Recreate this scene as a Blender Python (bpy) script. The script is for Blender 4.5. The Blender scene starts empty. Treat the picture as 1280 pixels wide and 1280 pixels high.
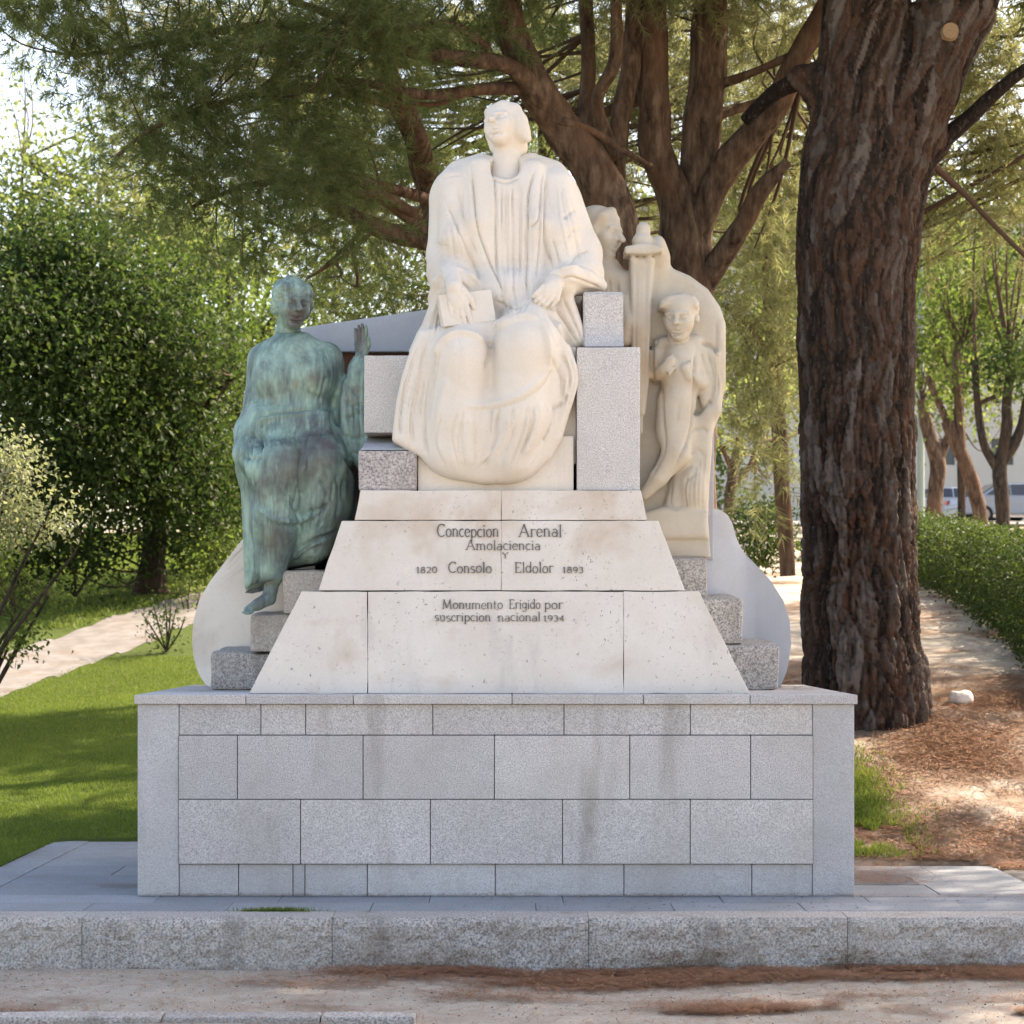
import bpy, bmesh, math, random
import numpy as np
from mathutils import Vector, Matrix

random.seed(11)
rng = np.random.default_rng(11)
scene = bpy.context.scene
COL = scene.collection

# ------------------------------------------------------------------ camera
CAM_D, CAM_Z, FOC = 14.0, 1.675, 2800.0          # metres in front of the plinth, eye height, focal length in photo pixels
VPX, VPY = 636.0, 785.0                          # vanishing point of the depth lines
cd = bpy.data.cameras.new('camera'); cam = bpy.data.objects.new('camera', cd); COL.objects.link(cam)
cam.location = (0, -CAM_D, CAM_Z); cam.rotation_euler = (math.radians(90), 0, 0)
cd.sensor_width = 36; cd.lens = 36*FOC/1280
cd.shift_x = (640-VPX)/1280; cd.shift_y = (VPY-640)/1280
cd.clip_end = 2000
cd.dof.use_dof = True; cd.dof.focus_distance = 14.6; cd.dof.aperture_fstop = 4.5
scene.camera = cam

# ------------------------------------------------------------------ sky, sun, exposure
SUN_AZ = math.radians(35)     # measured from +x (right) towards +y (away)
SUN_EL = math.radians(42)
w = bpy.data.worlds.new('World'); scene.world = w; w.use_nodes = True
nt = w.node_tree; bg = nt.nodes['Background']
sky = nt.nodes.new('ShaderNodeTexSky'); sky.sky_type = 'NISHITA'; sky.sun_disc = False
sky.sun_elevation = SUN_EL
sky.sun_rotation = math.pi/2 - SUN_AZ
sky.air_density = 1.0; sky.dust_density = 2.2; sky.ozone_density = 0.6
nt.links.new(sky.outputs[0], bg.inputs[0]); bg.inputs[1].default_value = 0.15
sl = bpy.data.lights.new('sun', 'SUN'); sl.energy = 5.0; sl.angle = math.radians(0.5); sl.color = (1, .93, .82)
so = bpy.data.objects.new('sun', sl); COL.objects.link(so)
sd = Vector((math.cos(SUN_AZ)*math.cos(SUN_EL), math.sin(SUN_AZ)*math.cos(SUN_EL), math.sin(SUN_EL)))
so.rotation_euler = sd.to_track_quat('Z', 'Y').to_euler(); so.location = (10, 10, 20)
vs = scene.view_settings; vs.view_transform = 'Standard'; vs.look = 'None'; vs.exposure = 1.67; vs.gamma = 1
vs.use_curve_mapping = False
vs.use_white_balance = True; vs.white_balance_temperature = 7500; vs.white_balance_tint = 15   # the photograph is balanced for open shade
scene.cycles.use_denoising = True
scene.cycles.max_bounces = 5; scene.cycles.diffuse_bounces = 3; scene.cycles.transmission_bounces = 2; scene.cycles.use_adaptive_sampling = True; scene.cycles.adaptive_threshold = .02
scene.cycles.transparent_max_bounces = 4; scene.cycles.caustics_reflective = False; scene.cycles.caustics_refractive = False

# ------------------------------------------------------------------ helpers
def W(px, py, y):
    d = CAM_D + y
    return np.array([(px-VPX)*d/FOC, y, CAM_Z-(py-VPY)*d/FOC])
def S(r, y): return r*(CAM_D+y)/FOC               # photo pixels -> metres at depth y

def tag(o, label=None, cat=None, group=None, kind=None):
    if label: o['label'] = label
    if cat: o['category'] = cat
    if group: o['group'] = group
    if kind: o['kind'] = kind
    return o
def empty(name, loc=(0, 0, 0)):
    o = bpy.data.objects.new(name, None); COL.objects.link(o); o.location = loc; o.empty_display_size = .2
    return o
def link(name, me, parent=None, mat=None):
    o = bpy.data.objects.new(name, me); COL.objects.link(o)
    if mat is not None and len(me.materials) == 0: me.materials.append(mat)
    if parent is not None:
        o.parent = parent
        p = parent; off = Vector(p.location)
        while p.parent is not None: p = p.parent; off += Vector(p.location)
        o.location = -off
    return o
def mesh_np(name, V, F, smooth=False):
    V = np.asarray(V, np.float32); F = np.asarray(F, np.int32); k = F.shape[1]
    me = bpy.data.meshes.new(name)
    me.vertices.add(len(V)); me.vertices.foreach_set('co', V.ravel())
    me.loops.add(F.size); me.loops.foreach_set('vertex_index', F.ravel())
    me.polygons.add(len(F)); me.polygons.foreach_set('loop_start', np.arange(0, F.size, k, dtype=np.int32))
    try: me.polygons.foreach_set('loop_total', np.full(len(F), k, np.int32))
    except Exception: pass
    if smooth: me.polygons.foreach_set('use_smooth', np.ones(len(F), bool))
    me.update(calc_edges=True); me.validate()
    return me
def from_bm(name, bm, smooth=False):
    me = bpy.data.meshes.new(name); bm.normal_update(); bm.to_mesh(me); bm.free()
    if smooth:
        for p in me.polygons: p.use_smooth = True
    return me

TBL = rng.random((32, 32, 32)).astype(np.float32)
def vnoise(P, s):
    q = np.asarray(P, np.float64)*s; i = np.floor(q).astype(int); f = (q-i); f = f*f*(3-2*f); i &= 31; j = (i+1) & 31
    x0, y0, z0 = i.T; x1, y1, z1 = j.T; fx, fy, fz = f.T
    a = TBL[x0, y0, z0]*(1-fx)+TBL[x1, y0, z0]*fx; b = TBL[x0, y1, z0]*(1-fx)+TBL[x1, y1, z0]*fx
    c = TBL[x0, y0, z1]*(1-fx)+TBL[x1, y0, z1]*fx; d = TBL[x0, y1, z1]*(1-fx)+TBL[x1, y1, z1]*fx
    return (a*(1-fy)+b*fy)*(1-fz)+(c*(1-fy)+d*fy)*fz*1.0
def fbm(P, s, o=3):
    r = 0; a = 1; t = 0
    for k in range(o):
        r = r+a*(vnoise(np.asarray(P)+k*7.31, s)-.5); t += a; a *= .5; s *= 2.03
    return r/t*2

# ------------------------------------------------------------------ materials
class NT:
    def __init__(s, name):
        s.m = bpy.data.materials.new(name); s.m.use_nodes = True; s.t = s.m.node_tree
        s.b = s.t.nodes['Principled BSDF']; s.out = s.t.nodes['Material Output']
        s.pos = s.t.nodes.new('ShaderNodeNewGeometry').outputs['Position']
    def n(s, typ, **kw):
        nd = s.t.nodes.new(typ)
        for k, v in kw.items():
            if hasattr(nd, k): setattr(nd, k, v)
        return nd
    def L(s, a, b): s.t.links.new(a, b)
    def scaled(s, v):
        m = s.n('ShaderNodeMapping'); s.L(s.pos, m.inputs['Vector']); m.inputs['Scale'].default_value = v; return m.outputs[0]
    def noise(s, scale, detail=3, vec=None, rough=.55, dist=0):
        nd = s.n('ShaderNodeTexNoise'); nd.inputs['Scale'].default_value = scale; nd.inputs['Detail'].default_value = detail
        nd.inputs['Roughness'].default_value = rough; nd.inputs['Distortion'].default_value = dist
        s.L(vec if vec is not None else s.pos, nd.inputs['Vector']); return nd.outputs['Fac']
    def vor(s, scale, vec=None, feature='F1', rnd=1):
        nd = s.n('ShaderNodeTexVoronoi', feature=feature); nd.inputs['Scale'].default_value = scale
        nd.inputs['Randomness'].default_value = rnd
        s.L(vec if vec is not None else s.pos, nd.inputs['Vector']); return nd
    def ramp(s, fac, stops):
        nd = s.n('ShaderNodeValToRGB'); e = nd.color_ramp.elements
        while len(e) < len(stops): e.new(.5)
        for el, (p, c) in zip(e, stops):
            el.position = p; el.color = (*c, 1) if not isinstance(c, (int, float)) else (c, c, c, 1)
        s.L(fac, nd.inputs[0]); return nd.outputs[0]
    def mix(s, fac, a, b, mode='MIX'):
        nd = s.n('ShaderNodeMix', data_type='RGBA', blend_type=mode)
        for i, v in ((0, fac), (6, a), (7, b)):
            if isinstance(v, (int, float)): nd.inputs[i].default_value = v
            elif isinstance(v, tuple): nd.inputs[i].default_value = (*v, 1)
            else: s.L(v, nd.inputs[i])
        return nd.outputs[2]
    def bump(s, h, strength, dist=.01):
        nd = s.n('ShaderNodeBump'); nd.inputs['Strength'].default_value = strength; nd.inputs['Distance'].default_value = dist
        s.L(h, nd.inputs['Height']); s.L(nd.outputs[0], s.b.inputs['Normal']); return nd
    def fin(s, col, rough=.85, spec=.3):
        if isinstance(col, tuple): s.b.inputs['Base Color'].default_value = (*col, 1)
        else: s.L(col, s.b.inputs['Base Color'])
        s.b.inputs['Roughness'].default_value = rough; s.b.inputs['Specular IOR Level'].default_value = spec
        return s.m

def granite(name, light, dark, scale=170, contrast=1.0, stain=(.30, .26, .21), stain_amt=.5, tint=None):
    t = NT(name)
    sp = t.noise(scale, 2, rough=.75)
    c = t.ramp(sp, [(.5-.17/contrast, dark), (.5, tuple((a+b)/2*1.08 for a, b in zip(light, dark))), (.5+.14/contrast, light)])
    big = t.noise(1.7, 4)
    c = t.mix(t.ramp(big, [(.35, 0.0), (.7, .42)]), c, tuple(x*.72 for x in light), 'MULTIPLY') if False else t.mix(t.ramp(big, [(.40, 0.0), (.68, .45)]), c, (light[0]*.60, light[1]*.57, light[2]*.53))
    c = t.mix(t.ramp(t.noise(9, 4, rough=.7), [(.5, 0.0), (.7, .28)]), c, tuple(x*.5 for x in light))
    st = t.noise(1.0, 5, t.scaled((3.2, 3.2, .55)), .62)
    c = t.mix(t.ramp(st, [(.56, 0.0), (.74, stain_amt)]), c, stain)
    # per-stone tone
    oi = t.n('ShaderNodeObjectInfo').outputs['Random']
    c = t.mix(1.0, c, t.ramp(oi, [(0, (.86, .86, .87)), (.5, (.96, .95, .94)), (1, (1.06, 1.05, 1.03))]), 'MULTIPLY')
    t.bump(sp, .35, .004)
    return t.fin(c, .88, .25)

def pale_stone(name, a, b, pits=.7, stains=((.42, .27, .15), .35), pit_scale=42):
    t = NT(name)
    c = t.mix(t.ramp(t.noise(2.6, 5, rough=.6), [(.33, 0.), (.68, 1.)]), a, b)
    fine = t.noise(90, 3)
    c = t.mix(t.ramp(fine, [(.42, .16), (.6, 0.)]), c, tuple(x*.72 for x in a))
    # travertine-like pits, in drifts
    v = t.vor(pit_scale); pit = t.ramp(t.noise(pit_scale*1.15, 2.5, t.scaled((1, 1, .8)), .7, .6), [(.635, 0.), (.69, 1.)])
    drift = t.ramp(t.noise(3.3, 3), [(.40, .12), (.60, 1.)])
    c2 = t.mix(.0, (0, 0, 0), (0, 0, 0))
    m = t.n('ShaderNodeMath', operation='MULTIPLY'); t.L(pit, m.inputs[0]); t.L(drift, m.inputs[1])
    m2 = t.n('ShaderNodeMath', operation='MULTIPLY'); t.L(m.outputs[0], m2.inputs[0]); m2.inputs[1].default_value = pits
    c = t.mix(m2.outputs[0], c, (.17, .15, .14))
    sc, sa = stains
    c = t.mix(t.ramp(t.noise(1.35, 4, rough=.6, dist=.4), [(.52, 0.), (.66, sa*1.25)]), c, sc)
    c = t.mix(t.ramp(t.noise(1.1, 5, t.scaled((4.5, 4.5, .5)), .62), [(.57, 0.), (.78, .35)]), c, (.33, .31, .30))
    h = t.mix(.8, fine, t.ramp(v.outputs['Distance'], [(.1, 0.), (.25, 1.)]))
    t.bump(fine, .22, .004)
    return t.fin(c, .8, .3)

def foliage(name, cols, trans=.45, rough=.55, hue_scale=.9):
    t = NT(name)
    r = t.n('ShaderNodeNewGeometry').outputs['Random Per Island']
    c1 = t.ramp(r, [(0, cols[0]), (.45, cols[1]), (.85, cols[2]), (1, cols[3])])
    c = t.mix(t.ramp(t.noise(hue_scale, 3), [(.38, 0.), (.66, .6)]), c1, cols[2])
    d = t.b; t.L(c, d.inputs['Base Color']); d.inputs['Roughness'].default_value = rough; d.inputs['Specular IOR Level'].default_value = .15
    tr = t.n('ShaderNodeBsdfTranslucent'); tc = t.mix(1.0, c, (1.2, 1.22, .82), 'MULTIPLY'); t.L(tc, tr.inputs['Color'])
    mx = t.n('ShaderNodeMixShader'); mx.inputs[0].default_value = trans
    t.L(d.outputs[0], mx.inputs[1]); t.L(tr.outputs[0], mx.inputs[2]); t.L(mx.outputs[0], t.out.inputs['Surface'])
    return t.m

M = {}
M['granite'] = granite('granite_grey', (.69, .665, .65), (.27, .265, .27), 130, 1.0, (.25, .225, .19), .55)
M['granite_smooth'] = granite('granite_smooth', (.62, .615, .62), (.29, .29, .305), 170, .9, (.27, .24, .21), .35)
M['granite_dark'] = granite('granite_coarse', (.57, .54, .505), (.14, .13, .125), 75, 1.0, (.17, .15, .13), .75)
M['granite_throne'] = granite('granite_throne', (.74, .72, .70), (.32, .31, .315), 120, 1.0, (.4, .36, .33), .2)
M['granite_beige'] = granite('granite_beige', (.66, .60, .53), (.28, .25, .22), 85, 1.0, (.36, .31, .26), .5)
M['granite_pink'] = granite('granite_pinkish', (.62, .57, .54), (.20, .18, .18), 60, 1.0, (.36, .30, .26), .4)
M['pale'] = pale_stone('pale_limestone', (.72, .66, .59), (.65, .58, .50), .95)
M['marble'] = pale_stone('cream_marble', (.735, .675, .595), (.69, .62, .53), .12, ((.50, .38, .25), .25), 30)
M['relief'] = pale_stone('relief_stone', (.57, .515, .425), (.47, .41, .32), .15, ((.40, .25, .12), .5), 30)
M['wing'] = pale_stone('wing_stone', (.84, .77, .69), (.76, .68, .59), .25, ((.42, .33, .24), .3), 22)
M['wing_shaded'] = pale_stone('wing_stone_shaded', (.40, .42, .46), (.47, .48, .50), .1, ((.36, .33, .3), .2), 22)  # right wing's shade with its sky blue, put into the stone colour
M['paving'] = granite('paving_stone', (.32, .345, .37), (.19, .205, .225), 60, .8, (.24, .22, .19), .4)
M['mortar'] = NT('mortar').fin((.24, .205, .17), .95, .1)
M['letter'] = NT('letter_paint').fin((.13, .12, .11), .9, .1)

def rust():
    t = NT('rust_stained_stone'); c = t.mix(t.ramp(t.noise(6, 4), [(.35, 0.), (.65, 1.)]), (.24, .095, .055), (.15, .075, .05)); t.bump(t.noise(60), .4, .005); return t.fin(c, .9, .2)
M['rust'] = rust()
def bronze():
    t = NT('bronze_patina')
    n1 = t.noise(3.2, 5, t.scaled((1.6, 1.6, .75)), .65, .5)
    c = t.ramp(n1, [(.30, (.07, .09, .09)), (.43, (.14, .205, .19)), (.54, (.225, .335, .28)), (.68, (.37, .50, .41))])
    st = t.noise(2.2, 6, t.scaled((14, 14, .7)), .68)
    c = t.mix(t.ramp(st, [(.50, 0.), (.70, .65)]), c, (.36, .52, .44))
    c = t.mix(t.ramp(t.noise(2.3, 4, t.scaled((1.5, 1.5, 1.1)), .6), [(.54, 0.), (.70, .8)]), c, (.105, .085, .085))
    c = t.mix(t.ramp(t.noise(4.1, 4), [(.64, 0.), (.72, .6)]), c, (.26, .21, .11))
    at = t.n('ShaderNodeAttribute'); at.attribute_name = 'worn'
    wn = t.n('ShaderNodeMath', operation='MULTIPLY'); t.L(at.outputs['Fac'], wn.inputs[0]); t.L(t.ramp(t.noise(7, 4), [(.3, .35), (.6, 1.)]), wn.inputs[1])
    wc = t.n('ShaderNodeClamp'); t.L(wn.outputs[0], wc.inputs[0])
    c = t.mix(wc.outputs[0], c, t.mix(t.noise(5, 3), (.055, .04, .04), (.12, .095, .09)))
    t.bump(t.noise(38, 4), .35, .006)
    m = t.fin(c, .5, .4); t.b.inputs['Metallic'].default_value = .15
    return m
M['bronze'] = bronze()
def bark(name, dark, mid, light, sc=1.0, hue=(.27, .13, .07), plates=False):
    t = NT(name)
    v = t.noise(14*sc, 5, t.scaled((1, 1, .28)), .65)
    c = t.ramp(v, [(.32, dark), (.5, mid), (.68, light)])
    c = t.mix(t.ramp(t.noise(2.2, 4, t.scaled((1, 1, .5))), [(.45, 0.), (.68, .75)]), c, hue)
    if plates:
        at = t.n('ShaderNodeAttribute'); at.attribute_name = 'plate'
        c = t.mix(.75, c, t.ramp(at.outputs['Fac'], [(.1, dark), (.35, mid), (.52, (.10, .05, .03)), (.68, light), (.9, (.20, .17, .15))]))
        c = t.mix(t.ramp(t.noise(30, 4, t.scaled((1, 1, .4)), .7), [(.55, 0.), (.7, .6)]), c, (.16, .135, .12))
        t.bump(t.noise(26, 6, t.scaled((1, 1, .45)), .7), 1.0, .05)
    else: t.bump(v, .9, .03)
    return t.fin(c, .92, .15)
M['bark_pine'] = bark('pine_bark', (.011, .008, .007), (.042, .031, .025), (.11, .085, .072), 1.0, (.075, .038, .024), True)
M['bark_far'] = bark('pine_bark_far', (.03, .019, .014), (.10, .066, .045), (.21, .145, .10), 1.0, (.155, .085, .052))
M['bark_grey'] = bark('street_tree_bark', (.016, .013, .011), (.045, .036, .028), (.10, .08, .062), 1.3, (.07, .045, .028))
M['twig'] = NT('twig_bark').fin((.085, .056, .04), .9, .1)
M['needle'] = foliage('pine_needles', [(.075, .108, .05), (.115, .155, .066), (.165, .20, .085), (.24, .19, .095)], .58)
M['needle_light'] = foliage('pine_needles_light', [(.14, .155, .08), (.20, .21, .115), (.275, .275, .16), (.33, .27, .17)], .55)
M['leaf_dark'] = foliage('leaves_dark', [(.018, .036, .014), (.03, .056, .018), (.055, .09, .026), (.11, .135, .04)], .45)
M['leaf_mid'] = foliage('leaves_mid', [(.055, .092, .026), (.085, .13, .034), (.125, .175, .045), (.18, .21, .06)], .55)
M['leaf_light'] = foliage('leaves_light', [(.12, .165, .06), (.165, .21, .075), (.22, .255, .10), (.3, .28, .15)], .55)
M['leaf_sunlit'] = foliage('leaves_sunlit', [(.17, .20, .11), (.24, .27, .16), (.32, .34, .22), (.4, .36, .26)], .4)  # brightness of sun on the left-edge shrub, put into the leaf colour
M['leaf_hedge'] = foliage('leaves_hedge', [(.03, .055, .02), (.05, .08, .026), (.075, .108, .032), (.12, .14, .05)], .42)
M['grass'] = foliage('grass_blades', [(.085, .135, .022), (.12, .18, .032), (.17, .225, .045), (.25, .255, .09)], .4)
M['litter'] = foliage('needle_litter', [(.19, .088, .05), (.29, .145, .082), (.38, .205, .12), (.46, .30, .19)], .1, .8)

# ------------------------------------------------------------------ terrain height
LY = [-600, -60, -1.08, -1.0, 3.6, 8, 14, 17, 20, 24, 40, 100, 600]
LZ = [-3, -1.0, -.30, -.02, .0, .30, .85, 1.34, 1.9, 2.5, 4.2, 7, 9]
RY = [-600, -60, -1.08, -1.0, 2.0, 2.6, 6, 9, 16, 26, 46, 60, 76, 95, 600]
RZ = [-3, -1.0, -.30, -.02, .0, .09, .90, 1.3, 2.16, 3.0, 4.3, 5.0, 5.95, 6.2, 9]
def sstep(x, a, b):
    t = np.clip((x-a)/(b-a), 0, 1); return t*t*(3-2*t)
def H(x, y):
    x = np.asarray(x, float); y = np.asarray(y, float)
    l = np.interp(y, LY, LZ); r = np.interp(y, RY, RZ); k = sstep(x, -1.5, 3.0)
    z = l*(1-k)+r*k
    z = z+np.where(y > 3, .035*(np.clip(-x-3.5, 0, 40))*-sstep(y, 3, 12)*.6, 0)
    und = (x > -3.54) & (x < 3.38) & (y > -1.02) & (y < np.where(x > 2.17, 2.05, 3.55))
    z = np.where(und, -.32, z)
    n = np.sin(x*1.3+1)*np.sin(y*1.1)*.012+np.sin(x*3.1)*np.sin(y*2.7+2)*.006
    return z+np.where(und, 0, n)
def sheet(xs, ys, off=0.0, f=None):
    X, Y = np.meshgrid(xs, ys); Z = H(X, Y)+off
    if f is not None: Z = Z+f(X, Y)
    V = np.stack([X, Y, Z], -1).reshape(-1, 3); nx = len(xs); ny = len(ys)
    i = (np.arange(ny-1)[:, None]*nx+np.arange(nx-1)[None]).ravel()
    return V, np.stack([i, i+1, i+1+nx, i+nx], 1)
def graded(a, b, near0, near1, step, n_far):
    core = np.arange(near0, near1+1e-6, step)
    lo = near0-np.geomspace(step, near0-a, n_far)[::-1] if a < near0 else []
    hi = near1+np.geomspace(step, b-near1, n_far) if b > near1 else []
    return np.concatenate([lo, core, hi])

# ------------------------------------------------------------------ block builder
def hexa(c8, bevel=.006, sub=0, amp=0., nscale=9., seed=0.):
    """c8: 8 corners, bottom 4 (front-left, front-right, back-right, back-left) then top 4."""
    bm = bmesh.new(); v = [bm.verts.new(p) for p in c8]
    for f in ((0, 1, 5, 4), (1, 2, 6, 5), (2, 3, 7, 6), (3, 0, 4, 7), (4, 5, 6, 7), (3, 2, 1, 0)):
        bm.faces.new([v[i] for i in f])
    bmesh.ops.recalc_face_normals(bm, faces=bm.faces)
    if bevel > 0:
        bmesh.ops.bevel(bm, geom=list(bm.edges), offset=bevel, segments=2, profile=.6, affect='EDGES')
    if sub:
        for _ in range(sub):
            le = [e for e in bm.edges if e.calc_length() > .035]
            bmesh.ops.subdivide_edges(bm, edges=le, cuts=1, use_grid_fill=True)
        bmesh.ops.triangulate(bm, faces=[f for f in bm.faces if len(f.verts) > 4])
        bm.normal_update()
        P = np.array([x.co[:] for x in bm.verts]); N = np.array([x.normal[:] for x in bm.verts])
        d = fbm(P+seed, nscale, 3)*amp
        for x, p, nn, dd in zip(bm.verts, P, N, d): x.co = p+nn*dd
    return bm
def box8(x0, x1, y0, y1, z0, z1):
    return [(x0, y0, z0), (x1, y0, z0), (x1, y1, z0), (x0, y1, z0), (x0, y0, z1), (x1, y0, z1), (x1, y1, z1), (x0, y1, z1)]
def block(name, c8, mat, parent, bevel=.006, smooth=False, **kw):
    return link(name, from_bm(name, hexa(c8, bevel, **kw), smooth), parent, mat)
# ================================================================== the setting
def ground_mat():
    t = NT('sandy_ground')
    n = t.noise(5, 5, rough=.65); f = t.noise(130, 3)
    c = t.mix(t.ramp(n, [(.35, 0.), (.68, 1.)]), (.47, .425, .36), (.37, .325, .265))
    c = t.mix(t.ramp(f, [(.38, .45), (.55, 0.)]), c, (.17, .14, .11))
    sep = t.n('ShaderNodeSeparateXYZ'); t.L(t.pos, sep.inputs[0])
    gx = t.n('ShaderNodeMapRange'); gx.inputs[1].default_value = -.5; gx.inputs[2].default_value = 2.8; t.L(sep.outputs[1], gx.inputs[0])
    ln = t.noise(1.1, 5, rough=.62)
    a = t.n('ShaderNodeMath', operation='ADD'); t.L(ln, a.inputs[0])
    mm = t.n('ShaderNodeMath', operation='MULTIPLY'); t.L(gx.outputs[0], mm.inputs[0]); mm.inputs[1].default_value = .23; t.L(mm.outputs[0], a.inputs[1])
    gb = t.n('ShaderNodeMapRange'); gb.inputs[1].default_value = 6.5; gb.inputs[2].default_value = 9.0; gb.inputs[4].default_value = -.09; gb.inputs[3].default_value = 0; t.L(sep.outputs[1], gb.inputs[0])
    a2 = t.n('ShaderNodeMath', operation='ADD'); t.L(a.outputs[0], a2.inputs[0]); t.L(gb.outputs[0], a2.inputs[1])
    lf = t.ramp(a2.outputs[0], [(.60, 0.), (.72, .8)])
    lit = t.mix(t.noise(60, 4, t.scaled((1, .35, 1))), (.10, .055, .033), (.26, .155, .09))
    c = t.mix(lf, c, lit)
    t.bump(t.mix(.5, n, f), .5, .015)
    return t.fin(c, .95, .15)
def lawn_mat():
    t = NT('lawn_soil'); c = t.mix(t.noise(3, 4), (.055, .085, .015), (.09, .12, .025)); t.bump(t.noise(90, 3), .8, .03); return t.fin(c, .9, .15)
def path_mat():
    t = NT('path_gravel'); c = t.mix(t.ramp(t.noise(4, 4), [(.35, 0.), (.7, 1.)]), (.235, .22, .205), (.165, .15, .135)); c = t.mix(t.ramp(t.noise(1.2, 4), [(.58, 0.), (.66, .5)]), c, (.17, .13, .09)); t.bump(t.noise(80), .5, .01); return t.fin(c, .95, .1)
xs = graded(-600, 600, -9, 9, .15, 30); ys = graded(-600, 600, -5, 30, .15, 30)
V, F = sheet(xs, ys)
tag(link('ground', mesh_np('ground', V, F, True), None, ground_mat()), 'sandy park ground strewn with brown pine needles', kind='structure')
# lawn on the left
V, F = sheet(graded(-80, -1.6, -14, -1.6, .16, 14), graded(-.92, 70, -.92, 26, .16, 12), .02)
tag(link('lawn', mesh_np('lawn', V, F, True), None, lawn_mat()), 'green lawn sloping up on the left of the monument', kind='structure')
# path across the lawn
lo = [W(-260, 960, 11), W(0, 868, 14), W(150, 815, 17), W(245, 783, 19.2), W(420, 735, 24)]
hi = [W(-260, 905, 14), W(0, 812, 17), W(150, 766, 20), W(245, 741, 22.4), W(420, 705, 27)]
def resample(pts, n):
    pts = np.array(pts); d = np.r_[0, np.cumsum(np.linalg.norm(np.diff(pts, axis=0), axis=1))]; t = np.linspace(0, d[-1], n)
    return np.stack([np.interp(t, d, pts[:, k]) for k in range(pts.shape[1])], 1)
A, B = resample(lo, 60), resample(hi, 60); n = 14; V = []
for i in range(60):
    for k in range(n):
        p = A[i]*(1-k/(n-1))+B[i]*(k/(n-1)); jit = .16*math.sin(i*1.7)+.12*math.sin(i*.77)+random.uniform(-.04, .04) if k in (0, n-1) else 0
        V.append((p[0], p[1]+jit, float(H(p[0], p[1]+jit))+.029))
F = [(i*n+k, (i+1)*n+k, (i+1)*n+k+1, i*n+k+1) for i in range(59) for k in range(n-1)]
tag(link('path', mesh_np('path', V, np.array(F)[:, ::-1], True), None, path_mat()), 'pale gravel footpath crossing the lawn', kind='structure')
# street far behind on the right
t = NT('asphalt'); asph = t.fin(t.mix(t.noise(2, 3), (.075, .073, .07), (.055, .055, .055)), .9, .2)
t = NT('sidewalk'); sidew = t.fin(t.mix(t.noise(2, 3), (.42, .4, .37), (.34, .32, .3)), .9, .2)
V, F = sheet(np.linspace(-30, 120, 60), np.linspace(66, 88, 12), .03)
tag(link('road', mesh_np('road', V, F, True), None, asph), 'asphalt street behind the trees', kind='structure')
V, F = sheet(np.linspace(-30, 120, 60), np.linspace(60, 65.9, 5), .13)
tag(link('pavement', mesh_np('pavement', V, F, True), None, sidew), 'pale pavement along the far street', kind='structure')

# ---------------------------------------------------------------- stone platform round the monument
PX0, PX1, PY0 = -3.56, 3.40, -1.04
plat = tag(empty('platform', (-.1, 1, -.13)), 'flat grey stone paving slabs around the plinth', kind='structure')
block('bedding', box8(PX0+.02, PX1-.02, PY0+.32, 2.02, -.3, -.075), M['mortar'], plat, 0)
def slab(x0, x1, y0, y1, z=0.0):
    z1 = z+random.uniform(-.002, .002); g = .0016
    block('slab', box8(x0+g, x1-g, y0+g, y1-g, z1-.07, z1), M['paving'], plat, .005)
row_y = [PY0+.30, -.34, .08, .62, 1.18, 1.75, 2.30, 2.95, 3.58]
for r in range(len(row_y)-1):
    y0, y1 = row_y[r], row_y[r+1]
    segs = [(PX0+.27, PX1)] if y1 <= .1 else ([(PX0+.27, -2.33), (2.17, PX1)] if y1 < 2.1 else [(PX0+.27, -2.33)])
    if y0 < 0 < y1: segs = [(PX0+.27, PX1)]
    for (a, b) in segs:
        x = a
        while x < b-.01:
            wd = random.uniform(.75, 1.15) if (b-a) > 2 else random.uniform(.5, .8)
            e = b if b-x-wd < .35 else x+wd
            yy1 = y1
            slab(x, e, y0, min(yy1, 3.58)); x = e
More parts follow.
